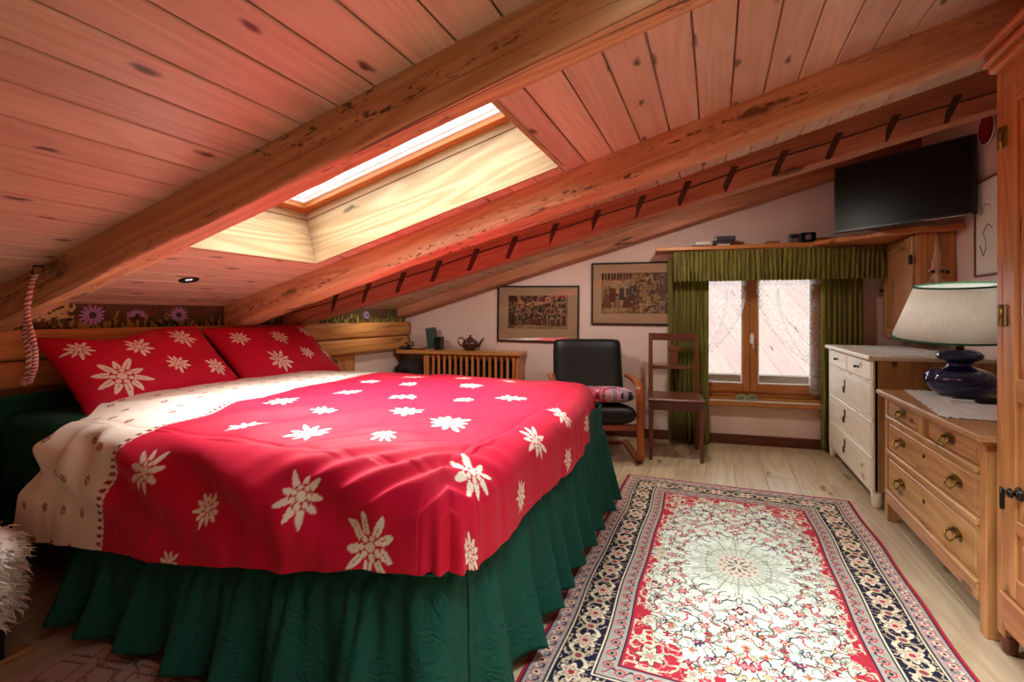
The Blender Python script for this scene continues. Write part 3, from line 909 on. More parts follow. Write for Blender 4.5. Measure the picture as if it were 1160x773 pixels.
# carved wooden ornament on the cabinet side
orn = thing('carved_ornament', 'pale carved wooden branch figure fixed to the side of the wall cabinet', 'ornament', (1.352, 4.075, 1.31))
ORN = wood('pale carved wood', lin(176, 132, 104), lin(222, 186, 158), .6, 0, .3, .1)
mb = MB()
mb.lathe([(0, 1.655), (.006, 1.645), (.010, 1.60), (.018, 1.52), (.024, 1.45), (.03, 1.415), (.026, 1.39), (.03, 1.36), (.02, 1.33), (.022, 1.30), (0, 1.298)], (1.352, 4.078, 0), 12, wob=lambda r, z, a: r*(1+.25*math.sin(3*a+z*60)))
obj('trunk', mb, ORN, orn)
for sx, z, L, up_ in ((-1, 1.43, .05, -.025), (1, 1.435, .055, -.02), (-1, 1.35, .075, -.045), (1, 1.35, .08, -.05), (-1, 1.47, .03, .012), (1, 1.39, .05, .02)):
    mb = MB(); mb.tube([(1.352+sx*.015, 4.078, z), (1.352+sx*L*.5, 4.072, z+up_*.3+.004), (1.352+sx*L, 4.07, z+up_)], .009, 8, scale=[1.3, 1., .6])
    obj('branch', mb, ORN, orn)
for sx, z in ((-.028, 1.405), (.022, 1.405), (.05, 1.40)):
    mb = MB(); mb.lathe([(0, -.012), (.009, -.008), (.012, 0), (.009, .008), (0, .012)], (1.352+sx, 4.055, z), 10); obj('berry', mb, STEEL, orn)

# ---------------------------------------------------------------- right wall: plate and picture
pt = thing('wall_plate', 'round painted plate hung high on the right wall beside the television', 'plate', (XR-.006, 3.655, 2.10))
RY = Matrix.Rotation(-PI/2, 4, 'Y')
mb = MB(); mb.lathe([(0, .006), (.05, .006), (.062, .012), (.09, .02), (.092, .017), (.06, .004), (0, .001)], (XR-.003, 3.655, 2.19), 40, RY)
obj('dish', mb, simple('plate glaze', lin(220, 205, 200), .15), pt)
mb = MB(); mb.lathe([(.066, .0145), (.086, .0205), (.087, .018), (.066, .0125)], (XR-.003, 3.655, 2.19), 40, RY)
obj('rim_band', mb, simple('plate red band', lin(140, 26, 36), .2), pt)
mb = MB()
for k in range(7):
    a = 2*PI*k/7
    mb.lathe([(0, .0095), (.013, .0085), (.015, .006)], (XR-.003, 3.655+.033*math.cos(a), 2.19+.033*math.sin(a)), 10, RY)
obj('painted_flowers', mb, simple('plate dark flowers', lin(60, 24, 28), .2), pt)
pf = thing('framed_print', 'narrow framed line drawing on the right wall, half hidden by the wardrobe', 'picture', (XR, 3.60, 1.345))
def frame_box(parent, M, w, h, fw, d, mat):
    mb = MB()
    mb.box(0, fw, -d, 0, 0, h, 'z', .002, M); mb.box(w-fw, w, -d, 0, 0, h, 'z', .002, M)
    mb.box(fw, w-fw, -d, 0, 0, fw, 'x', .002, M); mb.box(fw, w-fw, -d, 0, h-fw, h, 'x', .002, M)
    obj('frame', mb, mat, parent)
MR = Matrix.Translation((XR, 3.815, 1.345)) @ Matrix.Rotation(-PI/2, 4, 'Z')
frame_box(pf, MR, .44, .565, .012, .018, W_DARK)
mb = MB(); mb.box(.012, .428, -.010, -.002, .012, .553, 'x', 0, MR); obj('sheet', mb, simple('ivory paper', lin(222, 216, 202), .8), pf)
mb = MB()
mb.tube([MR @ Vector(p) for p in ((.06, -.0105, .18), (.10, -.0105, .12), (.13, -.0105, .16), (.12, -.0105, .22), (.09, -.0105, .25), (.15, -.0105, .30), (.2, -.0105, .27))], .0025, 6)
mb.tube([MR @ Vector(p) for p in ((.08, -.0105, .36), (.12, -.0105, .42), (.18, -.0105, .40))], .002, 6)
obj('drawing', mb, BLACKP, pf)

# ---------------------------------------------------------------- the two prints on the far wall
def print_picture(x0, x1, z0, z1, tilt, margin, kind, label, off=.0):
    w = (x1-x0)*WK; h = z1-z0
    root = thing('framed_print', label, 'picture', tuple(wp(x0, off, z0)), WA, 'framed prints on the far wall')
    M = Matrix.Translation(wp(x0, off, z0)) @ Matrix.Rotation(WA, 4, 'Z') @ Matrix.Rotation(tilt, 4, 'Y')
    frame_box(root, M, w, h, .014, .022, W_BLACKISH)
    nu, nv = 190, 130
    U = np.linspace(.014, w-.014, nu)[:, None]+np.zeros((1, nv)); V = np.linspace(.014, h-.014, nv)[None, :]+np.zeros((nu, 1))
    C = np.zeros((nu, nv, 3)); C[:] = lin(212, 176, 140)
    ml, mr, mbm, mt = margin
    p = (U-ml)/(w-ml-mr); q = (V-mbm)/(h-mbm-mt)
    ins = (p > 0) & (p < 1) & (q > 0) & (q < 1)
    base = np.zeros_like(C); base[:] = lin(196, 160, 118)
    n = fnoise(p*9, q*6, 70+kind, 3); base *= (.55+.75*n)[..., None]
    ink = lin(58, 44, 36)
    rs = np.random.RandomState(90+kind)
    # crowd of robed figures
    cols = [lin(120, 44, 36), lin(72, 70, 72), lin(168, 132, 92), lin(96, 78, 58), lin(60, 52, 46), lin(146, 84, 60)]
    rows_ = ((.62, .10, 26), (.46, .13, 22), (.26, .18, 18), (.10, .2, 12)) if kind == 1 else ((.30, .34, 9), (.12, .30, 7))
    for qy, hh, cnt in rows_:
        for k in range(cnt):
            px = (k+.5)/cnt+rs.uniform(-.02, .02)
            if kind == 2 and px > .5: continue
            ww = .5/cnt*rs.uniform(.8, 1.3)*(1 if kind == 1 else .8); qq = qy+rs.uniform(-.03, .03); H = hh*rs.uniform(.85, 1.2)
            body = (np.abs(p-px) < ww*(1.15-.6*(q-qq)/H)) & (q > qq) & (q < qq+H)
            base[body] = cols[rs.randint(len(cols))]
            base[(np.abs(np.abs(p-px)-ww*.7) < .004) & (q > qq) & (q < qq+H)] = ink
            hd = np.hypot((p-px)*1.5, q-qq-H-.03) < .032; base[hd] = lin(190, 150, 116) if rs.rand() < .6 else ink
    if kind == 1:
        m = (q > .82) & (fnoise(p*40, q*14, 5, 2) > .48); base[m] = ink
        m = (p < .1) & (fnoise(p*60, q*30, 8, 2) > .42); base[m] = ink
    else:
        m = (p < .45) & (q > .84) & (np.sin(p*140) > -.3); base[m] = ink
        m = (p > .04) & (p < .4) & (q > .62) & (q < .82); base[m] = lin(200, 168, 126)
        m = (p > .42) & (fnoise(p*26, q*18, 9, 3) > .54); base[m] = lin(82, 62, 46)
        m = (p > .5) & (p < .66) & (fnoise(p*30, q*20, 19, 2) > .55); base[m] = lin(178, 138, 72)
        m = (p > .8) & (fnoise(p*40, q*9, 29, 2) > .5); base[m] = lin(96, 80, 74)
    m = fnoise(p*90, q*70, 44, 2) > .66; base[m] = ink
    C[ins] = base[ins]
    C[(p > -.006) & (p < 1.006) & (q > -.008) & (q < 1.008) & ~ins] = ink
    Q = np.stack([U, np.full_like(U, -.008), V], -1).reshape(-1, 3)
    Mn = np.array(M); Q = Q@Mn[:3, :3].T+Mn[:3, 3]
    o = gridmesh('print', Q.reshape(nu, nv, 3), C.reshape(-1, 3), painted('print %d' % kind, .8, noise=.04, bump=0), root)
    so = o.modifiers.new('thickness', 'SOLIDIFY'); so.thickness = .004
    mb = MB(); mb.box(.012, w-.012, -.0145, -.012, .012, h-.012, 'x', 0, M); obj('pane', mb, PGLASS, root)
print_picture(-1.995, -1.192, .862, 1.408, .012, (.115, .115, .13, .10), 1, 'black framed old print of a dense crowd, low on the wall above the armchair')
print_picture(-1.075, -.335, 1.03, 1.605, .005, (.10, .03, .11, .10), 2, 'black framed old print with red robed figures, higher up beside the curtain')

# ---------------------------------------------------------------- radiator cover
rc = thing('radiator_cover', 'reddish wooden radiator cover with vertical slats against the far wall', 'radiator cover', tuple(wp(-2.3, .1, 0)))
mb = MB(); mb.box(ws(-2.985), ws(-1.69), -.235, -.02, .735, .772, 'x', .004, MWALL); obj('top_board', mb, W_ROBE, rc)
mb = MB(); mb.box(ws(-1.75), ws(-1.71), -.215, -.02, 0, .735, 'z', .003, MWALL); obj('side_panel', mb, W_ROBE, rc)
mb = MB(); mb.box(ws(-2.69), ws(-2.66), -.215, -.02, 0, .735, 'z', .003, MWALL); obj('side_panel', mb, W_ROBE, rc)
for za, zb in ((.06, .11), (.70, .735)):
    mb = MB(); mb.box(ws(-2.66), ws(-1.75), -.2, -.175, za, zb, 'x', .003, MWALL); obj('rail', mb, W_ROBE, rc)
ns = 16
for k in range(ns):
    x = -2.645+k*(.875/(ns-1))
    mb = MB(); mb.box(ws(x)-.0125, ws(x)+.0125, -.216, -.201, .06, .734, 'z', .003, MWALL); obj('slat', mb, W_SHELF, rc)
mb = MB(); mb.box(ws(-2.62), ws(-1.8), -.12, -.04, .12, .66, 'x', .02, MWALL); obj('radiator_core', mb, BLACKP, rc)
# teapot
tp = wp(-2.235, .12, .772)
tpt = thing('teapot', 'dark brown teapot with spout and loop handle on the radiator cover', 'teapot', tuple(tp), WA)
CLAY = simple('brown glazed clay', lin(74, 40, 28), .28)
mb = MB(); mb.lathe([(0, .0), (.045, 0), (.05, .004), (.072, .03), (.082, .06), (.074, .088), (.05, .106), (.036, .112), (0, .113)], (0, 0, 0), 36)
obj('pot_body', mb, CLAY, tpt, True)
mb = MB(); mb.lathe([(.042, .108), (.036, .118), (.02, .127), (.008, .13), (.007, .136), (.013, .142), (.012, .15), (0, .154)], (0, 0, 0), 28); obj('lid', mb, CLAY, tpt, True)
mb = MB(); mb.tube([(.066, 0, .045), (.095, 0, .06), (.112, 0, .09), (.138, 0, .122)], .015, 12, scale=[1.3, 1.05, .75, .6]); obj('spout', mb, CLAY, tpt, True)
mb = MB(); mb.tube([(-.058, 0, .10), (-.09, 0, .125), (-.122, 0, .118), (-.128, 0, .085), (-.108, 0, .05), (-.07, 0, .035)], .0075, 10); obj('handle', mb, CLAY, tpt, True)
# dark green box leaning, black cube, dish, black round case
DGREEN = simple('dark green card', lin(40, 66, 58), .5)
o = thing('storage_box', 'tall dark green box tilted against a black box on the radiator cover', 'box', tuple(wp(-2.645, .12, .773)), WA)
mb = MB(); mb.obox((0, 0, .112), (.085, .08, .20), Matrix.Rotation(-.12, 3, 'Y'), 'z', .008); obj('carton', mb, DGREEN, o, True)
mb = MB(); mb.obox((-.012, 0, .208), (.092, .086, .022), Matrix.Rotation(-.12, 3, 'Y'), 'x', .006); obj('lid', mb, simple('grey green lid', lin(64, 86, 78), .5), o, True)
o = thing('storage_box', 'small black box beside the dark green box on the radiator cover', 'box', tuple(wp(-2.56, .13, .772)), WA)
mb = MB(); mb.box(-.032, .032, -.045, .045, 0, .105, 'z', .005); obj('carton', mb, BLACKP, o, True)
mb = MB(); mb.box(-.034, .034, -.047, .047, .106, .13, 'x', .004); obj('lid', mb, BLACKP, o, True)
o = thing('dish', 'shallow pale dish at the left of the radiator cover', 'dish', tuple(wp(-2.79, .13, .772)), WA)
mb = MB(); mb.lathe([(0, .004), (.05, .006), (.085, .028), (.09, .03), (.088, .024), (.055, .0), (0, 0)], (0, 0, 0), 36); obj('bowl', mb, simple('pale glaze', lin(196, 160, 140), .3), o, True)
o = thing('headphones', 'black headphones lying at the left end of the radiator cover', 'headphones', tuple(wp(-2.905, .14, .772)), WA)
mb = MB(); mb.tube([(.035*math.cos(a)+.01, .07*math.sin(a), .03+.04*math.sin(a/1.0)**2) for a in np.linspace(-PI/2, PI/2, 14)], .008, 8); obj('headband', mb, BLACKP, o, True)
for sy in (-1, 1):
    mb = MB(); mb.lathe([(0, 0), (.034, 0), (.038, .01), (.036, .03), (.02, .038), (0, .038)], (-.0, sy*.062, 0), 20); obj('ear_cup', mb, BLACKP, o, True)
# bag under the overhang
bg = thing('travel_bag', 'dark rounded bag between the left wall and the radiator cover slats', 'bag', (-2.80, 4.18, 0))
mb = MB()
prof = [(0, .0), (.10, 0), (.125, .03), (.14, .25), (.142, .5), (.12, .62), (.07, .672), (0, .69)]
mb.lathe(prof, (-2.83, 4.20, 0), 28, wob=lambda r, z, a: r*(1+.05*math.sin(4*a)))
obj('bag_body', mb, simple('dark brown cloth', lin(26, 18, 16), .8), bg)
mb = MB(); mb.tube([(-2.90, 4.06, .55), (-2.88, 4.03, .61), (-2.83, 4.02, .63), (-2.78, 4.04, .61), (-2.76, 4.07, .55)], .012, 8); obj('strap', mb, BLACKP, bg)

# ---------------------------------------------------------------- bed
bed = thing('bed', 'double bed with green upholstered headboard and gathered dark green skirt', 'bed', (-1.8, 1.95, 0))
mb = MB(); mb.box(-2.84, -.72, 1.16, 2.76, .06, .33, 'x', .01); obj('bed_base', mb, W_BLACKISH, bed)
mb = MB(); mb.box(-2.84, -.68, 1.12, 2.80, .34, .69, 'x', .05, seg=3); obj('mattress', mb, GREEN, bed)
mb = MB()
hy0, hy1, nn = .93, 3.20, 3
mb.box(-2.925, -2.845, hy0, hy1, .10, .765, 'y', .03, seg=3)
o = obj('headboard', mb, GREEN, bed); o['label'] = 'dark green padded headboard'
mb = MB(); mb.tube([(-2.845, hy0+.02, .745), (-2.845, hy1-.02, .745)], .007, 8); obj('piping', mb, GREEN, o)

def skirt_path():
    """outline of the bed at the floor, arc length parameter"""
    pts = []
    for x in np.linspace(-2.17, -.70, 260): pts.append((x, 1.065, 0, -1))
    for a in np.linspace(-PI/2, 0, 40): pts.append((-.70+.085*math.cos(a), 1.14+.075*math.sin(a), math.cos(a), math.sin(a)))
    for y in np.linspace(1.14, 2.85, 300): pts.append((-.615, y, 1, 0))
    for x in np.linspace(-.70, -1.6, 90): pts.append((x+.08, 2.86, 0, 1))
    return np.array(pts)
SP = skirt_path(); d = np.hypot(np.diff(SP[:, 0]), np.diff(SP[:, 1])); S = np.concatenate([[0], np.cumsum(d)])
nv = 46
V = np.linspace(0, 1, nv)[None, :]; S2 = S[:, None]+0*V; V2 = V+0*S2
zt, zb_ = .60, .035
ztop_s = np.where(SP[:, 0] < -.75, .36+.20*np.clip((SP[:, 0]+2.0)/1.3, 0, 1)+.08, .60)
Zs = zt+(zb_-zt)*V2
xs_ = np.where(SP[:, 3] < -.5, SP[:, 0], -.6)
zr = np.interp(xs_, [-2.17, -1.95, -1.5, -.86, -.6], [.27, .29, .34, .43, .465])[:, None]
r = np.clip((zr-Zs)/(zr-.035), 0, 1)
ph = S2*2*PI/.205+3.0*(fnoise(S2*2.1, V2*0+1, 61, 2)-.5)*2.2
ph2 = S2*2*PI/.085+4*fnoise(S2*4, V2*0+5, 63, 2)
off = .012+.055*r+.046*r**1.1*np.sin(ph)+.012*np.minimum(r*6, 1)*(1-r)**2*np.sin(ph2*1.3)+.014*r*np.sin(ph2)*.5
off = np.where(Zs > zr, .004+.004*np.sin(ph2*.4), off)
off += .008*(fnoise(S2*7, V2*3, 66, 2)-.5)
slide = .010*r*np.cos(ph)
nx, nyv = SP[:, 2][:, None], SP[:, 3][:, None]
zz = Zs+.022*r*np.sin(ph+.6)*.6+.02*r
P = np.stack([SP[:, 0][:, None]+nx*off-nyv*slide, SP[:, 1][:, None]+nyv*off+nx*slide, zz], -1)
o = gridmesh('bed_skirt', P, None, GREEN, bed)
so = o.modifiers.new('thickness', 'SOLIDIFY'); so.thickness = .006; so.offset = -1
o['label'] = 'gathered dark green bed skirt'
mb = MB(); pp = [Vector((p[0]+p[2]*.018, p[1]+p[3]*.018, .476)) for p in SP[::6]]
mb.tube(pp, .004, 6); obj('seam_piping', mb, GREEN, o)

# duvet -----------------------------------------------------------
RED = lin(200, 14, 54); CREAM = lin(238, 226, 208); IVORY = lin(232, 224, 208)
DX1_, DY0, DY1, DR = -.66, 1.12, 2.80, .105
TOPZ = .722
def near_len(a): return np.interp(a, [-2.45, -1.95, -1.5, -1.15, -.86, -.6], [.50, .455, .41, .36, .30, .27])
na, nb = 600, 680
u = np.linspace(0, 1, na)[:, None]; v = np.linspace(0, 1, nb)[None, :]
U = u+0*v; Vv = v+0*u
# cloth coordinates: A along the bed (head to foot), B across it (near hem to far hem)
amax = DX1_+.30
A = -2.5+(amax+2.5)*U
Bl = DY0-near_len(np.minimum(A, -.6)); Bh = DY1+.40
B = Bl+(Bh-Bl)*Vv
head = np.interp(B, [.6, .72, .9, 1.03, 1.15, 1.35, 1.6], [-2.44, -2.40, -2.30, -2.22, -2.26, -2.48, -2.55])
A = head+(amax-head)*U
ex = np.maximum(A-DX1_, 0); ey = np.maximum(DY0-B, 0); ef = np.maximum(B-DY1, 0)
ee = np.maximum(ey, ef); sgn = np.where(ey > 0, -1.0, 1.0)
LF_ = .30; LN_ = np.where(ey > 0, near_len(np.minimum(A, -.6)), .40)
fx_, fy_ = ex/LF_, ee/LN_
mx_ = np.maximum(fx_, fy_)+1e-9; mn_ = np.minimum(fx_, fy_)
th_ = np.where(fx_ >= fy_, mn_/mx_*PI/4, PI/2-mn_/mx_*PI/4)
s_ = mx_*(LF_*np.cos(th_)**2+LN_*np.sin(th_)**2)+1e-9
arc = DR*PI/2
ang = np.clip(s_/DR, 0, PI/2)
out = np.where(s_ < arc, DR*np.sin(ang), DR+.05*(s_-arc)); drop = np.where(s_ < arc, DR*(1-np.cos(ang)), DR+(s_-arc))
on_ = (s_ > 1e-8); hx = np.cos(th_)*on_; hy = np.sin(th_)*on_
X = np.minimum(A, DX1_)+hx*out; Yc = np.clip(B, DY0, DY1)+sgn*hy*out; Zc = TOPZ-drop
# fullness of the filling and soft creases
top_in = np.clip(np.minimum(np.minimum(B-DY0, DY1-B), DX1_-A)/.35, 0, 1)
Zc += .028*np.sqrt(top_in)+.018*(fnoise(A*1.6, B*1.6, 71, 2)-.5)+.016*(fnoise(A*5, B*5, 74, 3)-.5)
side = np.clip(s_/.25, 0, 1)
along = np.where(fx_ > fy_, B, A)
fold = .020*(fnoise(along*5.5+2, s_*1.2, 81, 2)-.5)*2+.010*(fnoise(along*14, s_*2.5, 83, 2)-.5)*2
hfold = np.clip((-1.7-A)/.35, 0, 1)*(ey > 0)*.022*np.sin(A*42+2*fnoise(A*6, B*5, 85, 2))*np.clip(s_/.12, 0, 1)*np.clip((.33-s_)/.2, 0, 1)
corner = (ex > 0)*(ee > 0)*1.0
fold = fold*(1-.8*corner)+.013*np.sin(th_*13)*corner*np.sin(th_*2).clip(0)*side
# diagonal pulls at the near foot corner and along the near side
dg = (B-1.0)*1.2-(A+.75)
crs = np.exp(-((A+.75)/.32)**2-((B-1.02)/.25)**2)
fold2 = .014*np.sin(dg*48+3*fnoise(A*4, B*4, 88, 2))*crs
pull = .018*np.sin((A*.55+B*1.0)*24+2*fnoise(A*2.2, B*3, 89, 2))*np.exp(-((B-.92)/.14)**2)*np.clip((-.7-A)/.3, 0, 1)
amt = (fold*side+hfold)
X += hx*amt*(s_ > 1e-6); Yc += sgn*hy*(amt+pull)*(s_ > 1e-6)
Zc += fold2*(1-side*.5)+.008*(s_ < .02)*np.sin((A*1.1-B*.6)*17+3*fnoise(A*2, B*2, 87, 2))*np.exp(-((B-1.35)/.3)**2)
Zc += .012*np.exp(-((A+1.93)/.03)**2)*0
X -= .085*np.clip((B-2.0)/.8, 0, 1)**1.4*np.clip((A+1.4)/.8, 0, 1)
P = np.stack([X, Yc, Zc], -1)
C = np.zeros((na, nb, 3)); C[:] = RED
seam = np.interp(B, [.62, .75, .95, 1.1, 1.3, 1.6, 1.9, 2.9], [-1.925, -1.92, -1.885, -1.80, -1.80, -1.90, -1.985, -2.02])
w_ = A < seam
C[w_] = CREAM
# lace-like printed border
bd = (A < seam+.012) & (A > seam-.028)
dot = (np.sin(B*2*PI/.026) > .1) & (np.abs(A-seam+.004) < .011)
C[bd] = CREAM; C[bd & dot] = lin(150, 40, 56)
C[(np.abs(A-seam-.012) < .004) & (np.sin(B*2*PI/.02) > -.2)] = CREAM
# little buds on the cream part
BUD = lin(150, 78, 76)
k = 0
for i in range(6):
    for j in range(20):
        ca = -2.47+i*.098+(.049 if j % 2 else 0); cb = .64+j*.125
        k += 1
        dx, dy = A-ca, B-cb
        m = ((dx/.013)**2+((dy)/.017)**2 < 1) & w_ & (A < seam-.045)
        m &= (np.sin(dx*420)*np.sin(dy*330) > -.25)
        C[m] = BUD
for n_, (a, b, R, sx, sy, rot) in enumerate([
    (-1.656, 2.508, .085, 1, 1, .1), (-1.617, 1.88, .075, 1, 1, .5), (-1.299, 1.882, .082, 1, 1, .9), (-1.155, 2.274, .078, 1, 1, .2),
    (-1.509, 2.227, .058, 1, 1, .6), (-1.046, 2.56, .052, 1, 1, 0), (-1.352, 2.56, .066, 1, 1, .3), (-1.021, 1.93, .055, 1, 1, .8),
    (-.849, 2.067, .084, 1, 1, .1), (-1.768, 2.241, .068, 1, 1, .4), (-1.705, 1.577, .08, 1, 1, .7), (-1.392, 1.49, .058, 1, 1, .2),
    (-1.489, 1.22, .076, 1, 1, .35), (-1.214, 1.23, .082, 1, 1, .5), (-1.09, 1.596, .075, 1, 1, .15), (-.846, 1.492, .085, 1, 1, .4),
    (-.946, 1.26, .05, 1, 1, .9), (-.585, 1.16, .085, 1, 1, .3), (-.43, 1.425, .055, 1, 1, .6), (-.585, 1.985, .075, 1, 1, .2),
    (-.56, 1.62, .082, 1, 1, .1), (-.415, 1.93, .05, 1, 1, .7), (-.46, 2.42, .06, 1, 1, .2),
    (-1.667, .963, .082, 1, 1, .2), (-1.406, .88, .058, 1, 1, .5), (-1.039, .963, .082, 1, 1, .05), (-.802, .875, .10, 1, 1, .45),
    (-.40, 1.03, .06, 1, 1, .1), (-1.55, .70, .05, 1, 1, .1)]):
    edelweiss(C, A, B, a, b, R, rot, CREAM, RED, n=9 if n_ % 3 else 11, seed=n_)
DUVET = painted('printed duvet cotton', .6, .2, .12, 400, sheen=.03, noise=.06)
o = gridmesh('duvet', P, C.reshape(-1, 3), DUVET)
so = o.modifiers.new('thickness', 'SOLIDIFY'); so.thickness = .022; so.offset = -1
tag(o, 'red duvet printed with white edelweiss and a cream head border, spread over the bed', 'duvet')

# pillows ---------------------------------------------------------
PIL = painted('printed pillow cotton', .6, .2, .12, 400, sheen=.03, noise=.06)
def pillow(yc, label, flowers, tilt, sag, seed):
    n, m = 300, 210
    p = np.linspace(-1, 1, n)[:, None]+np.zeros((1, m)); q = np.linspace(-1, 1, m)[None, :]+np.zeros((n, 1))
    Wd, Hd, T = .40, .265, .085
    th = T*((1-p**4).clip(0))**.55*((1-q**4).clip(0))**.55
    th += .012*(fnoise(p*4+seed, q*3, seed, 3)-.5)*((1-p**2)*(1-q**2)).clip(0)**.3
    w = p*Wd*(1-.05*(1-q**2)); h = q*Hd*(1-.07*(1-p**2))
    h = h-sag*(q+1)/2*np.exp(-((p+.35)/.5)**2)
    up = Vector((-.40, 0, .36)).normalized(); ac = Vector((0, 1, 0)); nr = ac.cross(up).normalized()
    if nr.x < 0: nr = -nr
    R = Matrix.Rotation(tilt, 3, nr)
    ac, up2 = R @ ac, R @ up
    c0 = Vector((-2.70, yc, .862))
    def pos(sign):
        return (np.array(c0)[None, None]+w[..., None]*np.array(ac)+h[..., None]*np.array(up2)+(sign*th)[..., None]*np.array(nr))
    Fp, Bp = pos(1), pos(-1)
    V = np.concatenate([Fp.reshape(-1, 3), Bp.reshape(-1, 3)])
    idx = np.arange(n*m).reshape(n, m)
    a = idx[:-1, :-1].ravel(); b = idx[1:, :-1].ravel(); c = idx[1:, 1:].ravel(); d = idx[:-1, 1:].ravel()
    F = np.concatenate([np.stack([a, b, c, d], 1), np.stack([d, c, b, a], 1)+n*m])
    C = np.zeros((n, m, 3)); C[:] = RED
    for i, (fa, fb, fr, fr2) in enumerate(flowers): edelweiss(C, w, h, fa, fb, fr, fr2, CREAM, RED, n=10, seed=40+i+seed)
    Cb = np.zeros((n*m, 3)); Cb[:] = RED
    me = mesh_fast('pillow', V, F, np.concatenate([C.reshape(-1, 3), Cb]))
    bm = bmesh.new(); bm.from_mesh(me); bmesh.ops.remove_doubles(bm, verts=bm.verts, dist=.0004); bmesh.ops.recalc_face_normals(bm, faces=bm.faces); bm.to_mesh(me); bm.free()
    o = link('pillow', me, PIL)
    tag(o, label, 'pillow', 'red edelweiss pillows')
pillow(1.655, 'large red edelweiss pillow nearest the hanging cord, leaning on the headboard',
       [(-.22, -.115, .13, .3), (-.30, .09, .066, .1), (-.06, .06, .074, .2), (.19, .10, .08, .4), (.06, -.085, .068, .2), (.26, -.13, .07, .6)], .05, .07, 3)
pillow(2.465, 'red edelweiss pillow on the far side of the bed, farther from the hanging cord',
       [(-.27, .10, .066, .2), (.01, .075, .076, .5), (.29, .13, .07, .1), (-.12, -.125, .098, .3), (.13, -.09, .058, .2), (.34, -.09, .07, .8)], .02, .0, 6)

# hanging cord ------------------------------------------------------
cord = thing('hanging_cord', 'twisted pink and white cord hanging in a loop from the near roof beam', 'cord', (-2.43, 1.06, .85))
CORD = wood('twisted cord', lin(150, 84, 78), lin(226, 200, 186), .8, 0, .1, .1)
def cordpath(pts, n=70):
    P_ = [Vector(p) for p in pts]; out = []
    for i in range(n+1):
        t = i/n*(len(P_)-1); k = min(int(t), len(P_)-2); f_ = t-k
        p0, p1, p2, p3 = P_[max(k-1, 0)], P_[k], P_[k+1], P_[min(k+2, len(P_)-1)]
        out.append(.5*((2*p1)+(p2-p0)*f_+(2*p0-5*p1+4*p2-p3)*f_*f_+(3*p1-p0-3*p2+p3)*f_**3))
    return out
def twisted(name, pts, r, mats, parent, turns=26):
    cp = cordpath(pts, 160)
    for q, mt in enumerate(mats):
        pa = []
        for i, p in enumerate(cp):
            a = 2*PI*turns*i/160+q*PI
            t = (cp[min(i+1, 160)]-cp[max(i-1, 0)]).normalized()
            s1_ = t.cross(Vector((0, 1, .01))).normalized(); s2_ = t.cross(s1_)
            pa.append(p+(s1_*math.cos(a)+s2_*math.sin(a))*r*.6)
        mb = MB(); mb.tube(pa, r*.72, 7); obj(name, mb, mt, parent)
CP, CW = simple('pink cord yarn', lin(176, 84, 84), .9), simple('white cord yarn', lin(226, 206, 196), .9)
twisted('cord_strand', [(-2.450, 1.075, 1.277), (-2.460, 1.065, 1.212), (-2.450, 1.05, 1.112), (-2.445, 1.045, 1.042), (-2.435, 1.05, 0.962), (-2.450, 1.05, 0.872), (-2.475, 1.05, 0.857), (-2.465, 1.06, 0.912), (-2.435, 1.055, 1.012), (-2.425, 1.055, 1.052)], .0085, (CP, CW), cord, 40)
twisted('cord_strand', [(-2.455, 1.07, 1.252), (-2.450, 1.05, 1.152), (-2.425, 1.05, 1.072), (-2.405, 1.055, 0.992), (-2.405, 1.055, 0.922), (-2.440, 1.055, 0.862)], .0075, (CP, CW), cord, 26)
mb = MB(); mb.tube([(-2.450, 1.10, 1.312), (-2.450, 1.072, 1.312), (-2.450, 1.066, 1.284), (-2.450, 1.08, 1.270)], .004, 8); obj('hook', mb, STEEL, cord)

# sheepskin on a low stool ------------------------------------------
st = thing('stool', 'low dark wooden stool under the white sheepskin at the left edge', 'stool', (-2.50, .67, 0))
mb = MB(); mb.box(-2.66, -2.08, .48, .86, .29, .33, 'x', .006); obj('seat', mb, W_BLACKISH, st)
for x in (-2.62, -2.12):
    for y in (.52, .82):
        mb = MB(); mb.box(x-.025, x+.025, y-.025, y+.025, .02, .29, 'z', .005); obj('leg', mb, W_BLACKISH, st)
for x in (-2.62, -2.12):
    mb = MB(); mb.box(x-.03, x+.03, .43, .92, 0, .022, 'y', .006); obj('foot_rail', mb, W_TAN, st)
sk_ = thing('sheepskin', 'fluffy white sheepskin thrown over the low dark stool beside the bed', 'sheepskin', (-2.50, .67, .15))
WOOL = simple('white wool', lin(236, 232, 220), .95, spec=.1, noise=.08, nscale=60, bump=.3, sheen=.3)
n, m = 120, 120
p = np.linspace(0, 2*PI, n)[:, None]+np.zeros((1, m)); q = np.linspace(0.02, PI/2+.35, m)[None, :]+np.zeros((n, 1))
cpz, spz = np.cos(p), np.sin(p)
sq = lambda c, e: np.sign(c)*np.abs(c)**e
rr = np.sin(np.minimum(q, PI/2)); fl = np.clip((q-PI/2)/.35, 0, 1)
Xs = -2.37+(.35+.0*fl)*sq(cpz, .7)*rr; Ys = .67+(.245+.0*fl)*sq(spz, .7)*rr
Zs = .345+.075*np.cos(np.minimum(q, PI/2))**.8-fl*(.15+.06*fnoise(p*3, q*0, 4, 2))
nsn = fnoise(Xs*40+Zs*30, Ys*40+Zs*25, 91, 3)-.5
Xs = Xs+sq(cpz, 1)*nsn*.02; Ys = Ys+spz*nsn*.02; Zs = Zs+nsn*.02
P = np.stack([Xs, Ys, Zs], -1)
o = gridmesh('pelt', P, None, WOOL, sk_, closed_u=True)
so = o.modifiers.new('thickness', 'SOLIDIFY'); so.thickness = .012; so.offset = -1
mb = MB(); rs = np.random.RandomState(5)
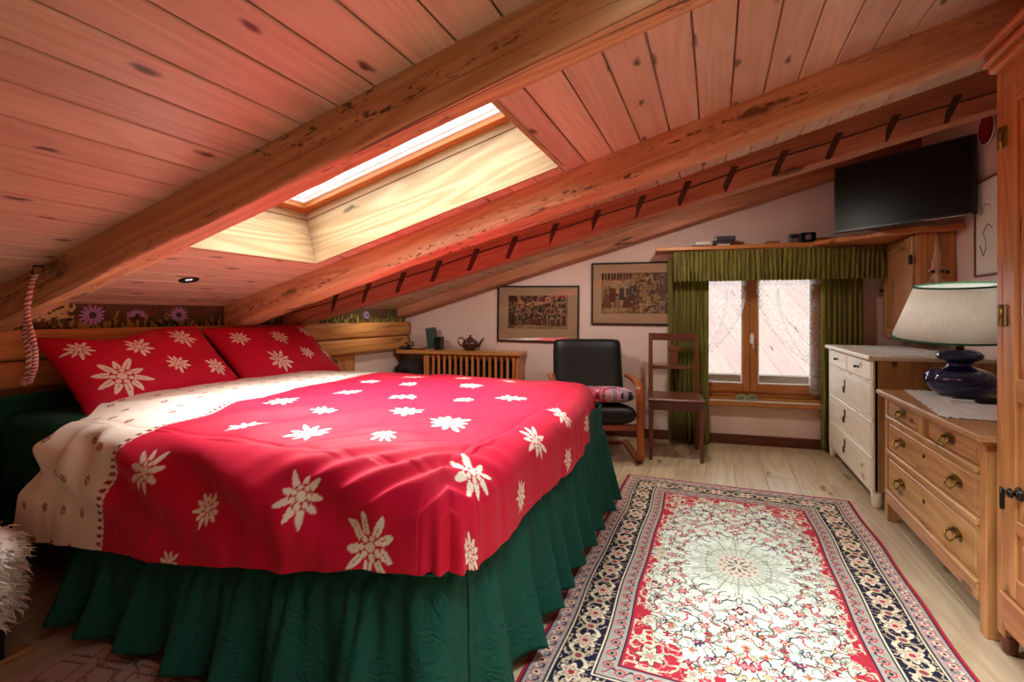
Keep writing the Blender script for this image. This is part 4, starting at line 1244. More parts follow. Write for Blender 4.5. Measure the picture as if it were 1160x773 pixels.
nrm = np.cross(np.gradient(P, axis=0), np.gradient(P, axis=1)); nrm /= np.linalg.norm(nrm, axis=-1, keepdims=True).clip(1e-9)
cen = np.array([-2.37, .67, .2])
for i in range(2600):
    a, b = rs.randint(n), int(m*math.sqrt(rs.rand())*.999)
    p0 = P[a, b]; nn_ = nrm[a, b]; nn_ = nn_*np.sign(np.dot(nn_, p0-cen)+1e-9)
    L = rs.uniform(.025, .05); w = rs.uniform(.003, .006)
    dv = nn_*.6+np.array([rs.uniform(-.4, .4), rs.uniform(-.4, .4), -.55-.2*rs.rand()]); dv /= np.linalg.norm(dv)
    s1_ = np.cross(dv, [.3, .5, .8]); s1_ /= np.linalg.norm(s1_); s2_ = np.cross(dv, s1_)
    mid = p0+nn_*L*.35+dv*L*.4+s1_*rs.uniform(-.006, .006); tip = p0+nn_*L*.25+dv*L+s2_*rs.uniform(-.008, .008)
    b0 = [p0+(s1_*math.cos(t)+s2_*math.sin(t))*w for t in (0, 2.09, 4.19)]
    b1 = [mid+(s1_*math.cos(t)+s2_*math.sin(t))*w*.8 for t in (0, 2.09, 4.19)]
    mb.add(b0+b1+[tip], [(0, 1, 4, 3), (1, 2, 5, 4), (2, 0, 3, 5), (3, 4, 6), (4, 5, 6), (5, 3, 6)], smooth=True, rnd=.5)
o = obj('wool_tufts', mb, WOOL, sk_); o['kind'] = 'stuff'

# ---------------------------------------------------------------- rugs
RX0, RX1, RY0, RY1 = -.56, .745, 1.30, 3.50
nu, nv = 460, 780
u = np.linspace(0, 1, nu)[:, None]; v = np.linspace(0, 1, nv)[None, :]
Xr = RX0+(RX1-RX0)*u+0*v; Yr = RY0+(RY1-RY0)*v+0*u
wob = .004*np.sin(Yr*5)+.003*np.sin(Yr*11+1)
cx, cy = (RX0+RX1)/2, (RY0+RY1)/2
hx_, hy_ = (RX1-RX0)/2, (RY1-RY0)/2
ax, ay = np.abs(Xr-cx), np.abs(Yr-cy)
ed = np.minimum(hx_-ax, hy_-ay)                  # distance from the edge
al = np.where(hx_-ax < hy_-ay, ay, ax)           # run along the border
IV, RD, NV = lin(208, 218, 202), lin(172, 46, 60), lin(36, 34, 56)
SG, PK, GYP = lin(146, 158, 136), lin(206, 134, 134), lin(158, 140, 140)
OC, CRM, OLV = lin(190, 150, 90), lin(226, 212, 180), lin(96, 96, 72)
C = np.zeros((nu, nv, 3)); C[:] = IV
# field vines and speckles, mirrored like a woven design
def contour(sx, sy, seed, w, x=ax, y=ay):
    return np.abs(fnoise(x*sx, y*sy, seed, 2)-.5) < w
fld = ed > .285
C[contour(13, 13, 101, .012)] = SG
C[contour(17, 17, 105, .010)] = OLV
C[contour(24, 24, 107, .010)] = PK
C[contour(30, 30, 109, .011)] = lin(170, 180, 170)
def rosette(x0, y0, R, c1, c2, c3, n=6, mirror=True, xx=None, yy=None):
    xx = ax if xx is None else xx; yy = ay if yy is None else yy
    dx, dy = xx-x0, yy-y0; r = np.hypot(dx, dy)
    sel = np.where(r < R*1.3)
    if len(sel[0]) == 0: return
    r = r[sel]; t = np.arctan2(dy[sel], dx[sel]); c = C[sel].copy()
    lob = R*(.78+.22*np.cos(n*t))
    c[r < lob*1.15] = NV if (c1 != NV) else CRM
    c[r < lob] = c1
    c[r < lob*.62] = c2
    c[r < R*.28] = c3
    C[sel] = c
rs = np.random.RandomState(12)
pal = [RD, NV, PK, OC, lin(70, 70, 96), lin(150, 30, 48), SG, lin(176, 96, 90)]
placed = []
tries = 0
while len(placed) < 95 and tries < 6000:
    tries += 1
    x0, y0 = rs.uniform(0, hx_-.28), rs.uniform(0, hy_-.28)
    if (x0/.26)**2+(y0/.30)**2 < 1: continue
    R = rs.uniform(.011, .024)
    if any(math.hypot(x0-a, y0-b) < R+c+.012 for a, b, c in placed): continue
    placed.append((x0, y0, R))
    c1 = pal[rs.randint(len(pal))]
    rosette(x0, y0, R, c1, [CRM, PK, IV, RD][rs.randint(4)], pal[rs.randint(4)], rs.randint(4, 7))
    # paired leaves
    for q in (-1, 1):
        a = rs.uniform(0, PI*2)
        dx = (ax-x0)*math.cos(a)+(ay-y0)*math.sin(a); dy = -(ax-x0)*math.sin(a)+(ay-y0)*math.cos(a)
        m = (dx > R) & (dx < R+.05) & (np.abs(dy-.012*np.sin((dx-R)*60)) < .0032)
        C[m] = [OLV, RD, NV, SG][rs.randint(4)]
# centre medallion: a pale green sunburst
er = np.hypot((Xr-cx)/.8, (Yr-cy)/.98); et = np.arctan2((Yr-cy)/.98, (Xr-cx)/.8)
med = er < .25*(.82+.12*np.abs(np.cos(et*8))+.08*np.cos(et*16))
C[med] = lin(194, 202, 184)
ray_ = med & (np.abs(np.sin(et*16)) < .32) & (er > .10); C[ray_] = lin(150, 160, 144)
C[med & (np.abs(er-.165) < .004)] = lin(150, 158, 142)
C[med & contour(26, 26, 107, .012)] = OLV
C[med & contour(19, 19, 115, .010)] = lin(176, 120, 116)
C[med & (er < .105)] = lin(200, 194, 176)
C[med & (er < .10) & (np.sin(et*12)*np.sin(er*160) > .25)] = lin(160, 124, 112)
C[med & (er < .06)] = lin(200, 196, 176)
C[med & (er < .055) & (np.sin(et*8) > .2) & (er > .02)] = lin(110, 96, 90)
for dyy, R in ((.36, .030), (.44, .024), (.52, .016)):
    rosette(0, dyy, R, NV, PK, CRM, 4); 
for dxx, R in ((.26, .022),): rosette(dxx, 0, R, NV, CRM, RD, 4)
# red outer field with cream scrolls
oval = (np.clip(ax/(hx_-.285), 0, 1)**2.6+np.clip(ay/(hy_-.285), 0, 1)**3.4)
scal = .90+.40*(fnoise(ax*22, ay*22, 121, 2)-.5)*2
m = fld & (oval > scal)
redm = m.copy()
sc1 = np.abs(fnoise(ax*26, ay*26, 131, 2)-.5)
C[m] = RD
C[m & (sc1 < .055)] = CRM
C[m & (sc1 < .018)] = SG
C[m & (np.abs(fnoise(ax*40, ay*40, 135, 2)-.42) < .02)] = lin(226, 170, 160)
for x0, y0, R in ((hx_-.36, hy_-.36, .045), (hx_-.335, hy_-.55, .028), (hx_-.33, .3, .024), (hx_-.33, .0, .028), (.16, hy_-.325, .026), (0, hy_-.33, .03), (hx_-.33, .16, .02), (hx_-.33, .46, .022)):
    rosette(x0, y0, R, CRM, SG, PK, 7)
# borders
def band(a, b, c): C[(ed >= a) & (ed < b)] = c
band(0, .010, lin(176, 40, 58))
band(.010, .016, NV)
band(.016, .074, GYP)
band(.074, .080, NV); band(.080, .086, CRM)
band(.086, .204, NV)
band(.204, .210, CRM); band(.210, .215, NV)
band(.215, .272, lin(170, 158, 150))
band(.272, .278, NV); band(.278, .285, RD)
per = .058
for lo, hi, cols in ((.016, .074, (PK, CRM, NV)), (.215, .272, (lin(196, 70, 84), SG, NV))):
    mid = (lo+hi)/2; tt = np.mod(al+.01, per)-per/2; inb = (ed > lo+.004) & (ed < hi-.004)
    rr_ = np.hypot(tt, ed-mid)
    C[inb & (np.abs(ed-mid-.014*np.sin(al*2*PI/per)) < .004)] = cols[1]
    C[inb & (np.abs(ed-mid+.014*np.sin(al*2*PI/per)) < .0035)] = cols[2]
    C[inb & (rr_ < .017)] = cols[0]; C[inb & (rr_ < .011)] = cols[1]; C[inb & (rr_ < .006)] = cols[2]
    C[inb & (np.abs(ed-lo-.006) < .0025) & (np.sin(al*2*PI/.012) > 0)] = cols[1]
    C[inb & (np.abs(ed-hi+.006) < .0025) & (np.sin(al*2*PI/.012) > 0)] = cols[1]
mid = .145; per = .165; inb = (ed > .09) & (ed < .20)
sv = mid+.036*np.sin(al*2*PI/per)
C[inb & (np.abs(ed-sv) < .0075)] = CRM
C[inb & (np.abs(ed-(mid-.036*np.sin(al*2*PI/per))) < .006)] = lin(190, 170, 140)
nz_ = np.abs(fnoise(al*46, ed*46, 141, 2)-.5); C[inb & (nz_ < .045)] = lin(200, 184, 154)
tt = np.mod(al, per)-per/2; rr_ = np.hypot(tt, ed-mid); ang_ = np.arctan2(ed-mid, tt)
lob = .044*(.8+.2*np.cos(6*ang_))
C[inb & (rr_ < lob*1.12)] = NV; C[inb & (rr_ < lob)] = CRM; C[inb & (rr_ < lob*.7)] = lin(186, 150, 140); C[inb & (rr_ < lob*.45)] = lin(214, 200, 170); C[inb & (rr_ < .010)] = RD
tt2 = np.mod(al+per/2, per)-per/2; rr2 = np.hypot(tt2, ed-mid)
C[inb & (rr2 < .020)] = lin(200, 186, 150); C[inb & (rr2 < .012)] = lin(150, 70, 80)
C *= (.86+.28*fnoise(Xr*60, Yr*160, 151, 2))[..., None]
rug = thing('persian_rug', 'large ivory and red patterned rug with navy border beside the bed', 'rug', (cx, cy, 0))
P = np.stack([Xr+wob*(u-.5)*0+wob, Yr, .009+.0015*(fnoise(Xr*60, Yr*60, 161, 2)-.5)], -1)
o = gridmesh('pile', P, C.reshape(-1, 3), painted('wool pile', .95, .1, .35, 500, noise=.1), rug)
so = o.modifiers.new('thickness', 'SOLIDIFY'); so.thickness = .008; so.offset = -1
FR = simple('cotton fringe', lin(216, 196, 180), .9)
for y, dr in ((RY1, 1), (RY0, -1)):
    mb = MB()
    for k in range(150):
        x = RX0+.006+(RX1-RX0-.012)*k/149
        j = rng.uniform(-.008, .008); L = rng.uniform(.018, .04)
        mb.tube([(x, y-dr*.003, .006), (x+j*.4, y+dr*L*.6, .005), (x+j, y+dr*L, .003)], .0026, 5)
    f_ = obj('fringe', mb, FR, rug); f_['kind'] = 'stuff'
# brown bedside rug
nu, nv = 260, 170
u = np.linspace(0, 1, nu)[:, None]; v = np.linspace(0, 1, nv)[None, :]
BX0, BX1, BY0, BY1 = -1.965, -1.05, .42, 1.03
Xb = BX0+(BX1-BX0)*u+0*v; Yb = BY0+(BY1-BY0)*v+0*u
C = np.zeros((nu, nv, 3)); C[:] = lin(178, 148, 136)
gx = np.mod(Xb*1.0+Yb*.35, .15)-.075; gy = np.mod(Yb-.2*Xb, .12)-.06
ln_ = (np.abs(np.abs(gx)-.05) < .004) & (np.abs(gy) < .05) | (np.abs(np.abs(gy)-.045) < .004) & (np.abs(gx) < .05)
ln_ |= np.abs(fnoise(Xb*16, Yb*16, 171, 2)-.5) < .02
C[ln_] = lin(132, 98, 90)
edb = np.minimum(np.minimum(Xb-BX0, BX1-Xb), np.minimum(Yb-BY0, BY1-Yb))
C[edb < .02] = lin(190, 160, 146)
P = np.stack([Xb, Yb, .010+.004*(~ln_)*(edb > .004)], -1)
o = gridmesh('bedside_rug', P, C.reshape(-1, 3), painted('brown pile', .95, .1, .35, 400, noise=.1))
so = o.modifiers.new('thickness', 'SOLIDIFY'); so.thickness = .010; so.offset = -1
tag(o, 'small mauve brown carved-pile rug on the floor in front of the bed skirt', 'rug')

# ---------------------------------------------------------------- armchair
ac = thing('armchair', 'black leather armchair with bent wooden arms in front of the far wall', 'armchair', (-.93, 3.98, 0), math.radians(20))
LEATH = simple('black leather', lin(20, 20, 21), .45, spec=.3, noise=.15, nscale=9, bump=.2)
def pad(w, d, t, bend, rows_=40, cols=30, tuft=0):
    """a cushion: x across, y along, thickness z"""
    n, m = cols, rows_
    p = np.linspace(-1, 1, n)[:, None]+np.zeros((1, m)); q = np.linspace(-1, 1, m)[None, :]+np.zeros((n, 1))
    th = t/2*((1-np.abs(p)**6).clip(0))**.5*((1-np.abs(q)**6).clip(0))**.5
    th = th*(1-tuft*np.abs(np.sin(q*PI*1.5))**8*.0)
    # rounded plan corners
    r = np.maximum(np.abs(p), np.abs(q)); kx = np.sqrt(1-.10*q**8*1.0); ky = np.sqrt(1-.10*p**8)
    x = p*w/2*kx; y = q*d/2*ky
    zc = bend*(q**2)
    top = np.stack([x, y, zc+th], -1); bot = np.stack([x, y, zc-th], -1)
    idx = np.arange(n*m).reshape(n, m)
    a = idx[:-1, :-1].ravel(); b = idx[1:, :-1].ravel(); c = idx[1:, 1:].ravel(); d_ = idx[:-1, 1:].ravel()
    F = np.concatenate([np.stack([a, b, c, d_], 1), np.stack([d_, c, b, a], 1)+n*m])
    return np.concatenate([top.reshape(-1, 3), bot.reshape(-1, 3)]), F
def add_pad(name, V, F, M, mat, parent, col=None):
    me = mesh_fast(name, V, F, col)
    bm = bmesh.new(); bm.from_mesh(me); bmesh.ops.remove_doubles(bm, verts=bm.verts, dist=.0003); bmesh.ops.recalc_face_normals(bm, faces=bm.faces); bm.to_mesh(me); bm.free()
    me.transform(M)
    return link(name, me, mat, parent, True)
V, F = pad(.62, .60, .16, .0)
add_pad('seat', V, F, Matrix.Translation((0, -.05, .335)) @ Matrix.Rotation(math.radians(-7), 4, 'X') , LEATH, ac)
V, F = pad(.60, .56, .10, .02)
add_pad('backrest', V, F, Matrix.Translation((0, .305, .635)) @ Matrix.Rotation(math.radians(72), 4, 'X'), LEATH, ac)
mb = MB(); V, F = None, None
for x in (-.12, 0, .12):
    mb.tube([(x, .235, .42), (x, .262, .60), (x, .285, .72)], .004, 6)
obj('stitching', mb, LEATH, ac, True)
prof = [(-.028, -.011), (.028, -.011), (.028, .011), (-.028, .011)]
for sx in (-1, 1):
    X_ = sx*.325
    path = cordpath([(X_, .20, .605), (X_, .02, .61), (X_, -.17, .60), (X_, -.265, .565), (X_, -.30, .48), (X_, -.305, .30), (X_, -.325, .12), (X_, -.325, .05), (X_, -.27, .012), (X_, -.10, .012), (X_, .32, .012)], 80)
    mb = MB(); mb.sweep(path, prof, up=(.001, 0, 1) if False else (sx*1.0, 0, 0.0001)) if False else mb.sweep(path, [(-.011, -.027), (.011, -.027), (.011, .027), (-.011, .027)], up=(1, 0, 0))
    obj('arm_frame', mb, W_BENT, ac, True)
    mb = MB(); mb.sweep([(sx*.24, .445, .86), (sx*.24, .37, .62), (sx*.24, .25, .34), (sx*.24, .14, .26)], [(-.011, -.02), (.011, -.02), (.011, .02), (-.011, .02)], up=(1, 0, 0))
    obj('back_frame', mb, W_BENT, ac, True)
mb = MB(); mb.box(-.315, .315, -.30, -.27, .245, .29, 'x', .004); mb.box(-.315, .315, .18, .21, .25, .29, 'x', .004)
obj('cross_rail', mb, W_BENT, ac, True)
mb = MB(); mb.box(-.315, .315, .26, .30, .0, .024, 'x', .004); obj('floor_rail', mb, W_BENT, ac, True)
# floral seat cushion
n_, m_ = 120, 110
V, F = pad(.56, .50, .12, .0, m_, n_)
nn2 = n_*m_
px, py = V[:nn2, 0], V[:nn2, 1]
C = np.zeros((nn2, 3)); C[:] = lin(206, 160, 172)
A_ = px.reshape(n_, m_); B_ = py.reshape(n_, m_); C = C.reshape(n_, m_, 3)
C[fnoise(A_*30, B_*30, 201, 2) > .5] = lin(58, 44, 58)
C[fnoise(A_*26+4, B_*26, 205, 2) > .58] = lin(150, 140, 160)
rs = np.random.RandomState(3)
for k in range(64):
    a, b, R = rs.uniform(-.29, .29), rs.uniform(-.26, .26), rs.uniform(.022, .048)
    dx, dy = A_-a, B_-b; r = np.hypot(dx, dy); t = np.arctan2(dy, dx)
    c1 = [lin(196, 40, 74), lin(220, 110, 140), lin(170, 30, 60), lin(236, 200, 210)][rs.randint(4)]
    C[r < R*(.85+.15*np.cos(5*t))] = c1; C[(r < R*.8) & (np.sin(r*240+t*2) > .4)] = tuple(x*.6 for x in c1); C[r < R*.2] = lin(240, 214, 200)
C = C.reshape(-1, 3)
cu = painted('floral cotton', .8, .2, .1, 300)
me = mesh_fast('seat_cushion', V, F, np.concatenate([C, C]))
bm = bmesh.new(); bm.from_mesh(me); bmesh.ops.remove_doubles(bm, verts=bm.verts, dist=.0003); bmesh.ops.recalc_face_normals(bm, faces=bm.faces); bm.to_mesh(me); bm.free()
me.transform(MW[ac.name] @ Matrix.Translation((.02, -.07, .485)) @ Matrix.Rotation(math.radians(-6), 4, 'X'))
o = link('seat_cushion', me, cu)
tag(o, 'pink floral cushion lying on the seat of the black armchair', 'cushion')

# ---------------------------------------------------------------- wooden chair
wc = thing('wooden_chair', 'plain dark wooden chair with open back in front of the left curtain', 'chair', (-.30, 4.17, 0), math.radians(7))
hw = .19
mb = MB(); mb.box(-hw-.02, hw+.02, -.225, .20, .452, .476, 'x', .008); obj('seat', mb, W_DARK, wc, True)
mb = MB()
mb.box(-hw+.015, hw-.015, -.20, -.18, .385, .452, 'x', .003); mb.box(-hw+.015, hw-.015, .165, .185, .385, .452, 'x', .003)
mb.box(-hw-.005, -hw+.015, -.19, .175, .385, .452, 'y', .003); mb.box(hw-.015, hw+.005, -.19, .175, .385, .452, 'y', .003)
obj('apron', mb, W_DARK, wc, True)
for sx in (-1, 1):
    mb = MB(); x = sx*(hw-.005)
    mb.sweep([(x, -.19, .452), (x, -.19, .30), (x, -.195, 0)], [(-.02, -.02), (.02, -.02), (.02, .02), (-.02, .02)], up=(1, 0, 0), smooth=False, scale=[1, .95, .62])
    obj('leg', mb, W_DARK, wc, True)
    mb = MB()
    mb.sweep([(x, .215, 0), (x, .185, .30), (x, .18, .46), (x, .20, .70), (x, .235, .965)], [(-.018, -.018), (.018, -.018), (.018, .018), (-.018, .018)], up=(1, 0, 0), smooth=False, scale=[.75, 1, 1.05, 1, .9])
    obj('leg', mb, W_DARK, wc, True)
mb = MB(); mb.box(-hw+.013, hw-.013, .218, .243, .905, .965, 'x', .004); obj('top_rail', mb, W_DARK, wc, True)
mb = MB(); mb.box(-hw+.013, hw-.013, .188, .206, .665, .692, 'x', .003); obj('back_rail', mb, W_DARK, wc, True)
mb = MB(); mb.box(-.045, .055, .208, .224, .81, .86, 'x', .003); mb.box(-.028, .038, .196, .214, .69, .81, 'z', .003); mb.box(-.020, -.006, .214, .228, .86, .91, 'z', .002); mb.box(.016, .03, .214, .228, .86, .91, 'z', .002)
obj('splat', mb, W_DARK, wc, True)

# spectacles on the sill
sp = wp(.245, .035, WZ0+.024)
gl = thing('spectacles', 'pair of turquoise rimmed spectacles lying open on the window sill', 'spectacles', tuple(sp), WA+.1)
TEAL = simple('turquoise rim', lin(110, 196, 172), .3)
mb = MB()
for sx in (-1, 1):
    mb.tube([(sx*.045+.034*math.cos(a), -.01, .026+.022*math.sin(a)) for a in np.linspace(0, 2*PI, 24)[:-1]], .0045, 6, closed=True)
mb.tube([(-.012, -.01, .034), (0, -.012, .038), (.012, -.01, .034)], .004, 6)
obj('rim', mb, TEAL, gl, True)
for sx in (-1, 1):
    mb = MB(); mb.tube([(sx*.079, -.01, .03), (sx*.088, .0, .026), (sx*.06, .028, .006), (sx*.01, .035, .004)], .0035, 6); obj('temple', mb, TEAL, gl, True)
    mb = MB(); mb.lathe([(0, 0), (.033, 0), (.033, .001), (0, .001)], (sx*.045, -.0095, .026), 20, Matrix.Rotation(PI/2, 4, 'X')); obj('lens', mb, GLASS, gl, True)

# ---------------------------------------------------------------- pale dresser by the window
dz_ = thing('dresser', 'tall window-lit pine dresser with keyhole drawers beside the window', 'dresser', (1.12, 4.0, 0))
x0, x1, y0, y1, zt = .835, 1.41, 3.42, 4.60, .858
mb = MB()
mb.box(x0+.012, x1, y0, y0+.022, .10, zt, 'z', .003); mb.box(x0+.012, x1, y1-.022, y1, .10, zt, 'z', .003)
mb.box(x1-.012, x1, y0+.022, y1-.022, .10, zt, 'z', 0); mb.box(x0+.02, x1-.012, y0+.022, y1-.022, .10, .12, 'y', 0)
o = obj('body', mb, W_TAN, dz_); o['label'] = 'tan side panels'
mb = MB()
zs = [.095, .305, .512, .722, .858]
for z in zs[:-1]: mb.box(x0+.004, x0+.03, y0+.0, y1, z-.008, z+.008, 'y', .002)
mb.box(x0+.004, x0+.03, y0, y0+.022, .10, zt, 'z', .002); mb.box(x0+.004, x0+.03, y1-.022, y1, .10, zt, 'z', .002)
obj('face_frame', mb, W_PINE_LIT, dz_)
mb = MB(); mb.box(x0-.022, x1+.01, y0-.02, y1+.015, zt, zt+.026, 'y', .006); obj('top', mb, W_PINE_LIT, dz_)
for px, py in ((x0+.03, y0+.03), (x0+.03, y1-.03), (x1-.04, y0+.03), (x1-.04, y1-.03)):
    mb = MB(); mb.lathe([(.018, 0), (.026, .03), (.028, .07), (.028, .10)], (px, py, 0), 16); obj('leg', mb, W_PINE_LIT, dz_)
def drawer(parent, x, ya, yb, za, zb, mat, depth=.45, panel=False):
    mb = MB(); mb.box(x, x+.022, ya, yb, za, zb, 'y', .004); mb.box(x+.022, x+depth, ya+.015, yb-.015, za+.01, zb-.03, 'y', 0)
    if panel: mb.box(x-.004, x+.002, ya+.022, yb-.022, za+.022, zb-.022, 'y', .003)
    return obj('drawer', mb, mat, parent)
ym = (y0+y1)/2
for ya, yb in ((y0+.026, ym-.006), (ym+.006, y1-.026)):
    d_ = drawer(dz_, x0, ya, yb, .735, .850, W_PINE_LIT)
    mb = MB(); mb.lathe([(.006, 0), (.006, .01), (.010, .016), (.008, .022), (0, .024)], (x0, (ya+yb)/2, .795), 12, Matrix.Rotation(-PI/2, 4, 'Y'))
    mb.box(x0-.006, x0, (ya+yb)/2-.03, (ya+yb)/2+.03, .788, .802, 'y', .002)
    obj('knob', mb, STEEL, d_)
for za, zb in zip(zs[:3], zs[1:4]):
    d_ = drawer(dz_, x0, y0+.026, y1-.026, za+.012, zb-.010, W_PINE_LIT)
    zc_ = (za+zb)/2+.01; yk = 4.06
    mb = MB(); mb.box(x0-.004, x0, yk-.014, yk+.014, zc_-.01, zc_+.045, 'z', .002); obj('keyhole_plate', mb, STEEL, d_)
    mb = MB(); mb.tube([(x0-.008, yk+.011*math.cos(a), zc_-.026+.02*math.sin(a)) for a in np.linspace(0, 2*PI, 16)[:-1]], .004, 6, closed=True); obj('drop_pull', mb, STEEL, d_)

# ---------------------------------------------------------------- honey pine chest of drawers
ch = thing('chest_of_drawers', 'low honey pine chest of drawers with brass bail handles under the lamp', 'chest of drawers', (1.13, 2.75, 0))
x0, x1, y0, y1, zt = .865, 1.42, 2.20, 3.30, .682
mb = MB()
mb.box(x0+.012, x1-.02, y0+.01, y0+.028, .115, zt, 'z', .003); mb.box(x0+.012, x1-.02, y1-.028, y1-.01, .115, zt, 'z', .003)
mb.box(x1-.03, x1-.018, y0+.028, y1-.028, .115, zt, 'z', 0)
obj('body', mb, W_TAN, ch)
for yy in (y0, y1-.045):
    for xx in (x0, x1-.05):
        mb = MB(); mb.box(xx, xx+.05, yy, yy+.045, .0, zt, 'z', .004); obj('post', mb, W_ROBE if yy == y0 else W_PINE, ch)
mb = MB()
def rail(za, zb, prj=0): mb.box(x0-prj, x0+.03, y0+.046, y1-.046, za, zb, 'y', .003)
rail(.105, .165, .006); rail(.165, .178, .012); rail(.372, .396, .010); rail(.560, .578, .010); rail(.668, zt, .008)
ym = (y0+y1)/2-.005
mb.box(x0-.012, x0+.03, ym-.03, ym+.03, .578, .668, 'z', .004)
mb.box(x0-.016, x0-.010, ym-.012, ym+.012, .585, .660, 'z', .003)
obj('rails', mb, W_PINE, ch)
mb = MB()
mb.box(x0-.035, x1, y0-.04, y1+.03, zt, zt+.026, 'y', .007); mb.box(x0-.018, x1, y0-.02, y1+.02, zt-.012, zt, 'y', .004)
obj('top', mb, W_TAN, ch)
def bail(parent, x, y, z):
    mb = MB(); w = .044
    bm = bmesh.new()
    pts = [(-w, -.010), (-w*.72, -.018), (-.012, -.014), (0, -.020), (.012, -.014), (w*.72, -.018), (w, -.010), (w*1.08, 0), (w, .012), (w*.6, .02), (.012, .018), (0, .024), (-.012, .018), (-w*.6, .02), (-w, .012), (-w*1.08, 0)]
    a = [bm.verts.new((x, y+p, z+q)) for p, q in pts]; b = [bm.verts.new((x-.004, y+p, z+q)) for p, q in pts]
    bm.faces.new(a); bm.faces.new(b[::-1])
    for i in range(len(pts)): bm.faces.new((a[i], b[i], b[(i+1) % len(pts)], a[(i+1) % len(pts)]))
    bmesh.ops.recalc_face_normals(bm, faces=list(bm.faces))
    mb.bm(bm)
    for s_2 in (-1, 1): mb.lathe([(.006, 0), (.006, .014), (.008, .018), (0, .021)], (x-.003, y+s_2*.032, z+.003), 10, Matrix.Rotation(-PI/2, 4, 'Y'))
    hd = obj('handle_plate', mb, BRASS, parent)
    mb = MB(); mb.tube(cordpath([(x-.016, y-.032, z+.003), (x-.026, y-.034, z-.012), (x-.03, y-.018, z-.026), (x-.031, y, z-.022), (x-.03, y+.018, z-.026), (x-.026, y+.034, z-.012), (x-.016, y+.032, z+.003)], 30), .0042, 8)
    obj('bail', mb, BRASS, hd)
for ya, yb in ((y0+.05, ym-.033), (ym+.033, y1-.05)):
    d_ = drawer(ch, x0+.004, ya, yb, .581, .665, W_PINE, panel=True); bail(d_, x0, (ya+yb)/2, .628)
for za, zb in ((.399, .557), (.181, .369)):
    d_ = drawer(ch, x0+.004, y0+.05, y1-.05, za, zb, W_PINE, panel=True)
    for yy in (2.42, 3.03): bail(d_, x0, yy, (za+zb)/2-.0)
    mb = MB(); mb.lathe([(0, .006), (.008, .005), (.010, 0)], (x0-.0, ym, (za+zb)/2+.01), 12, Matrix.Rotation(-PI/2, 4, 'Y')); obj('keyhole', mb, STEEL, d_)
CT = zt+.026

# lace mats
def lace_cloth(name, label, c, w, h, rot, z, fringe, group=None, n=150, m=110):
    root = thing(name, label, 'cloth', (c[0], c[1], z), rot, group)
    p = np.linspace(-1, 1, n)[:, None]+np.zeros((1, m)); q = np.linspace(-1, 1, m)[None, :]+np.zeros((n, 1))
    x = p*w/2; y = q*h/2
    sc_x = 1+.03*np.cos(q*40)*(np.abs(p) > .9); sc_y = 1+.03*np.cos(p*40)*(np.abs(q) > .9)
    zz = .0025+.0012*np.sin(x*160)*np.sin(y*160)
    P = np.stack([x*sc_x, y*sc_y, zz], -1)
    C = np.zeros((n, m, 3)); C[:] = lin(226, 228, 226)
    hole = (np.sin(x*260)*np.sin(y*260) > .55) & ((np.abs(p) > .55) | (np.abs(q) > .55))
    C[hole] = lin(176, 160, 138)
    C[(np.abs(np.hypot(p, q)-.45) < .03)] = lin(204, 204, 200)
    o = gridmesh('lace', P, C.reshape(-1, 3), LACEC)
    # parent locally
    o.parent = root; o.location = (0, 0, 0)
    co = np.empty(len(o.data.vertices)*3, np.float32); o.data.vertices.foreach_get('co', co)
    o.data.vertices.foreach_set('co', P.reshape(-1).astype(np.float32)); o.data.update()
    so = o.modifiers.new('thickness', 'SOLIDIFY'); so.thickness = .0018; so.offset = -1
    if fringe:
        mb = MB()
        for sx_, k in [(s, k) for s in fringe for k in range(46)]:
            y_ = -h/2+.01+(h-.02)*k/45; j = rng.uniform(-.01, .01); L = rng.uniform(.03, .05)
            mb.tube([(sx_*w/2*.98, y_, .003), (sx_*(w/2+L*.5), y_+j*.5, .003), (sx_*(w/2+L), y_+j, .002)], .0018, 5)
        f_ = obj('fringe', mb, simple('white thread', lin(228, 228, 224), .9), root, True); f_['kind'] = 'stuff'
    return root
LACEC = painted('white crochet', .9, .1, .3, 300)
lace_cloth('lace_mat', 'fringed white lace mat under the blue lamp on the honey pine chest', (1.115, 2.86), .80, .44, math.radians(82), CT+.0015, (1,))
lace_cloth('lace_runner', 'white lace runner on top of the tall window-lit pine dresser', (1.13, 3.98), 1.02, .38, PI/2, .885, ())

# lamp ---------------------------------------------------------------
LC = Vector((1.145, 3.175, CT+.0065))
lamp = thing('table_lamp', 'table lamp with glossy navy gourd base and green trimmed cream shade', 'lamp', tuple(LC))
NAVY = simple('navy glaze', lin(20, 24, 74), .06, coat=.6)
mb = MB(); mb.lathe([(0, 0), (.075, 0), (.09, .006), (.118, .025), (.14, .055), (.146, .08), (.138, .104), (.115, .125), (.08, .138), (.055, .146), (.048, .158), (.056, .170), (.082, .180), (.092, .192), (.092, .206), (.078, .222), (.05, .232), (.03, .236), (0, .237)], (0, 0, 0), 56)
obj('lamp_base', mb, NAVY, lamp, True)
mb = MB(); mb.lathe([(.018, .234), (.018, .262), (.012, .266), (.012, .33), (.02, .332), (.02, .37), (0, .372)], (0, 0, 0), 20); obj('socket', mb, BRASS, lamp, True)
TM = Matrix.Translation((0, 0, .27)) @ Matrix.Rotation(math.radians(-9.5), 4, Vector((math.cos(.33), math.sin(.33), 0))) if False else Matrix.Translation((0, 0, .298)) @ Matrix.Rotation(math.radians(7.5), 4, Vector((-LC.y, LC.x, 0)).cross(Vector((0, 0, 1))).cross(Vector((0, 0, 1))).normalized())
shm = cloth_translucent('pleated shade silk', lin(252, 251, 246), .40, c2=lin(246, 243, 234))
mb = MB()
sr0, sr1, shh = .275, .178, .262
seg = 160
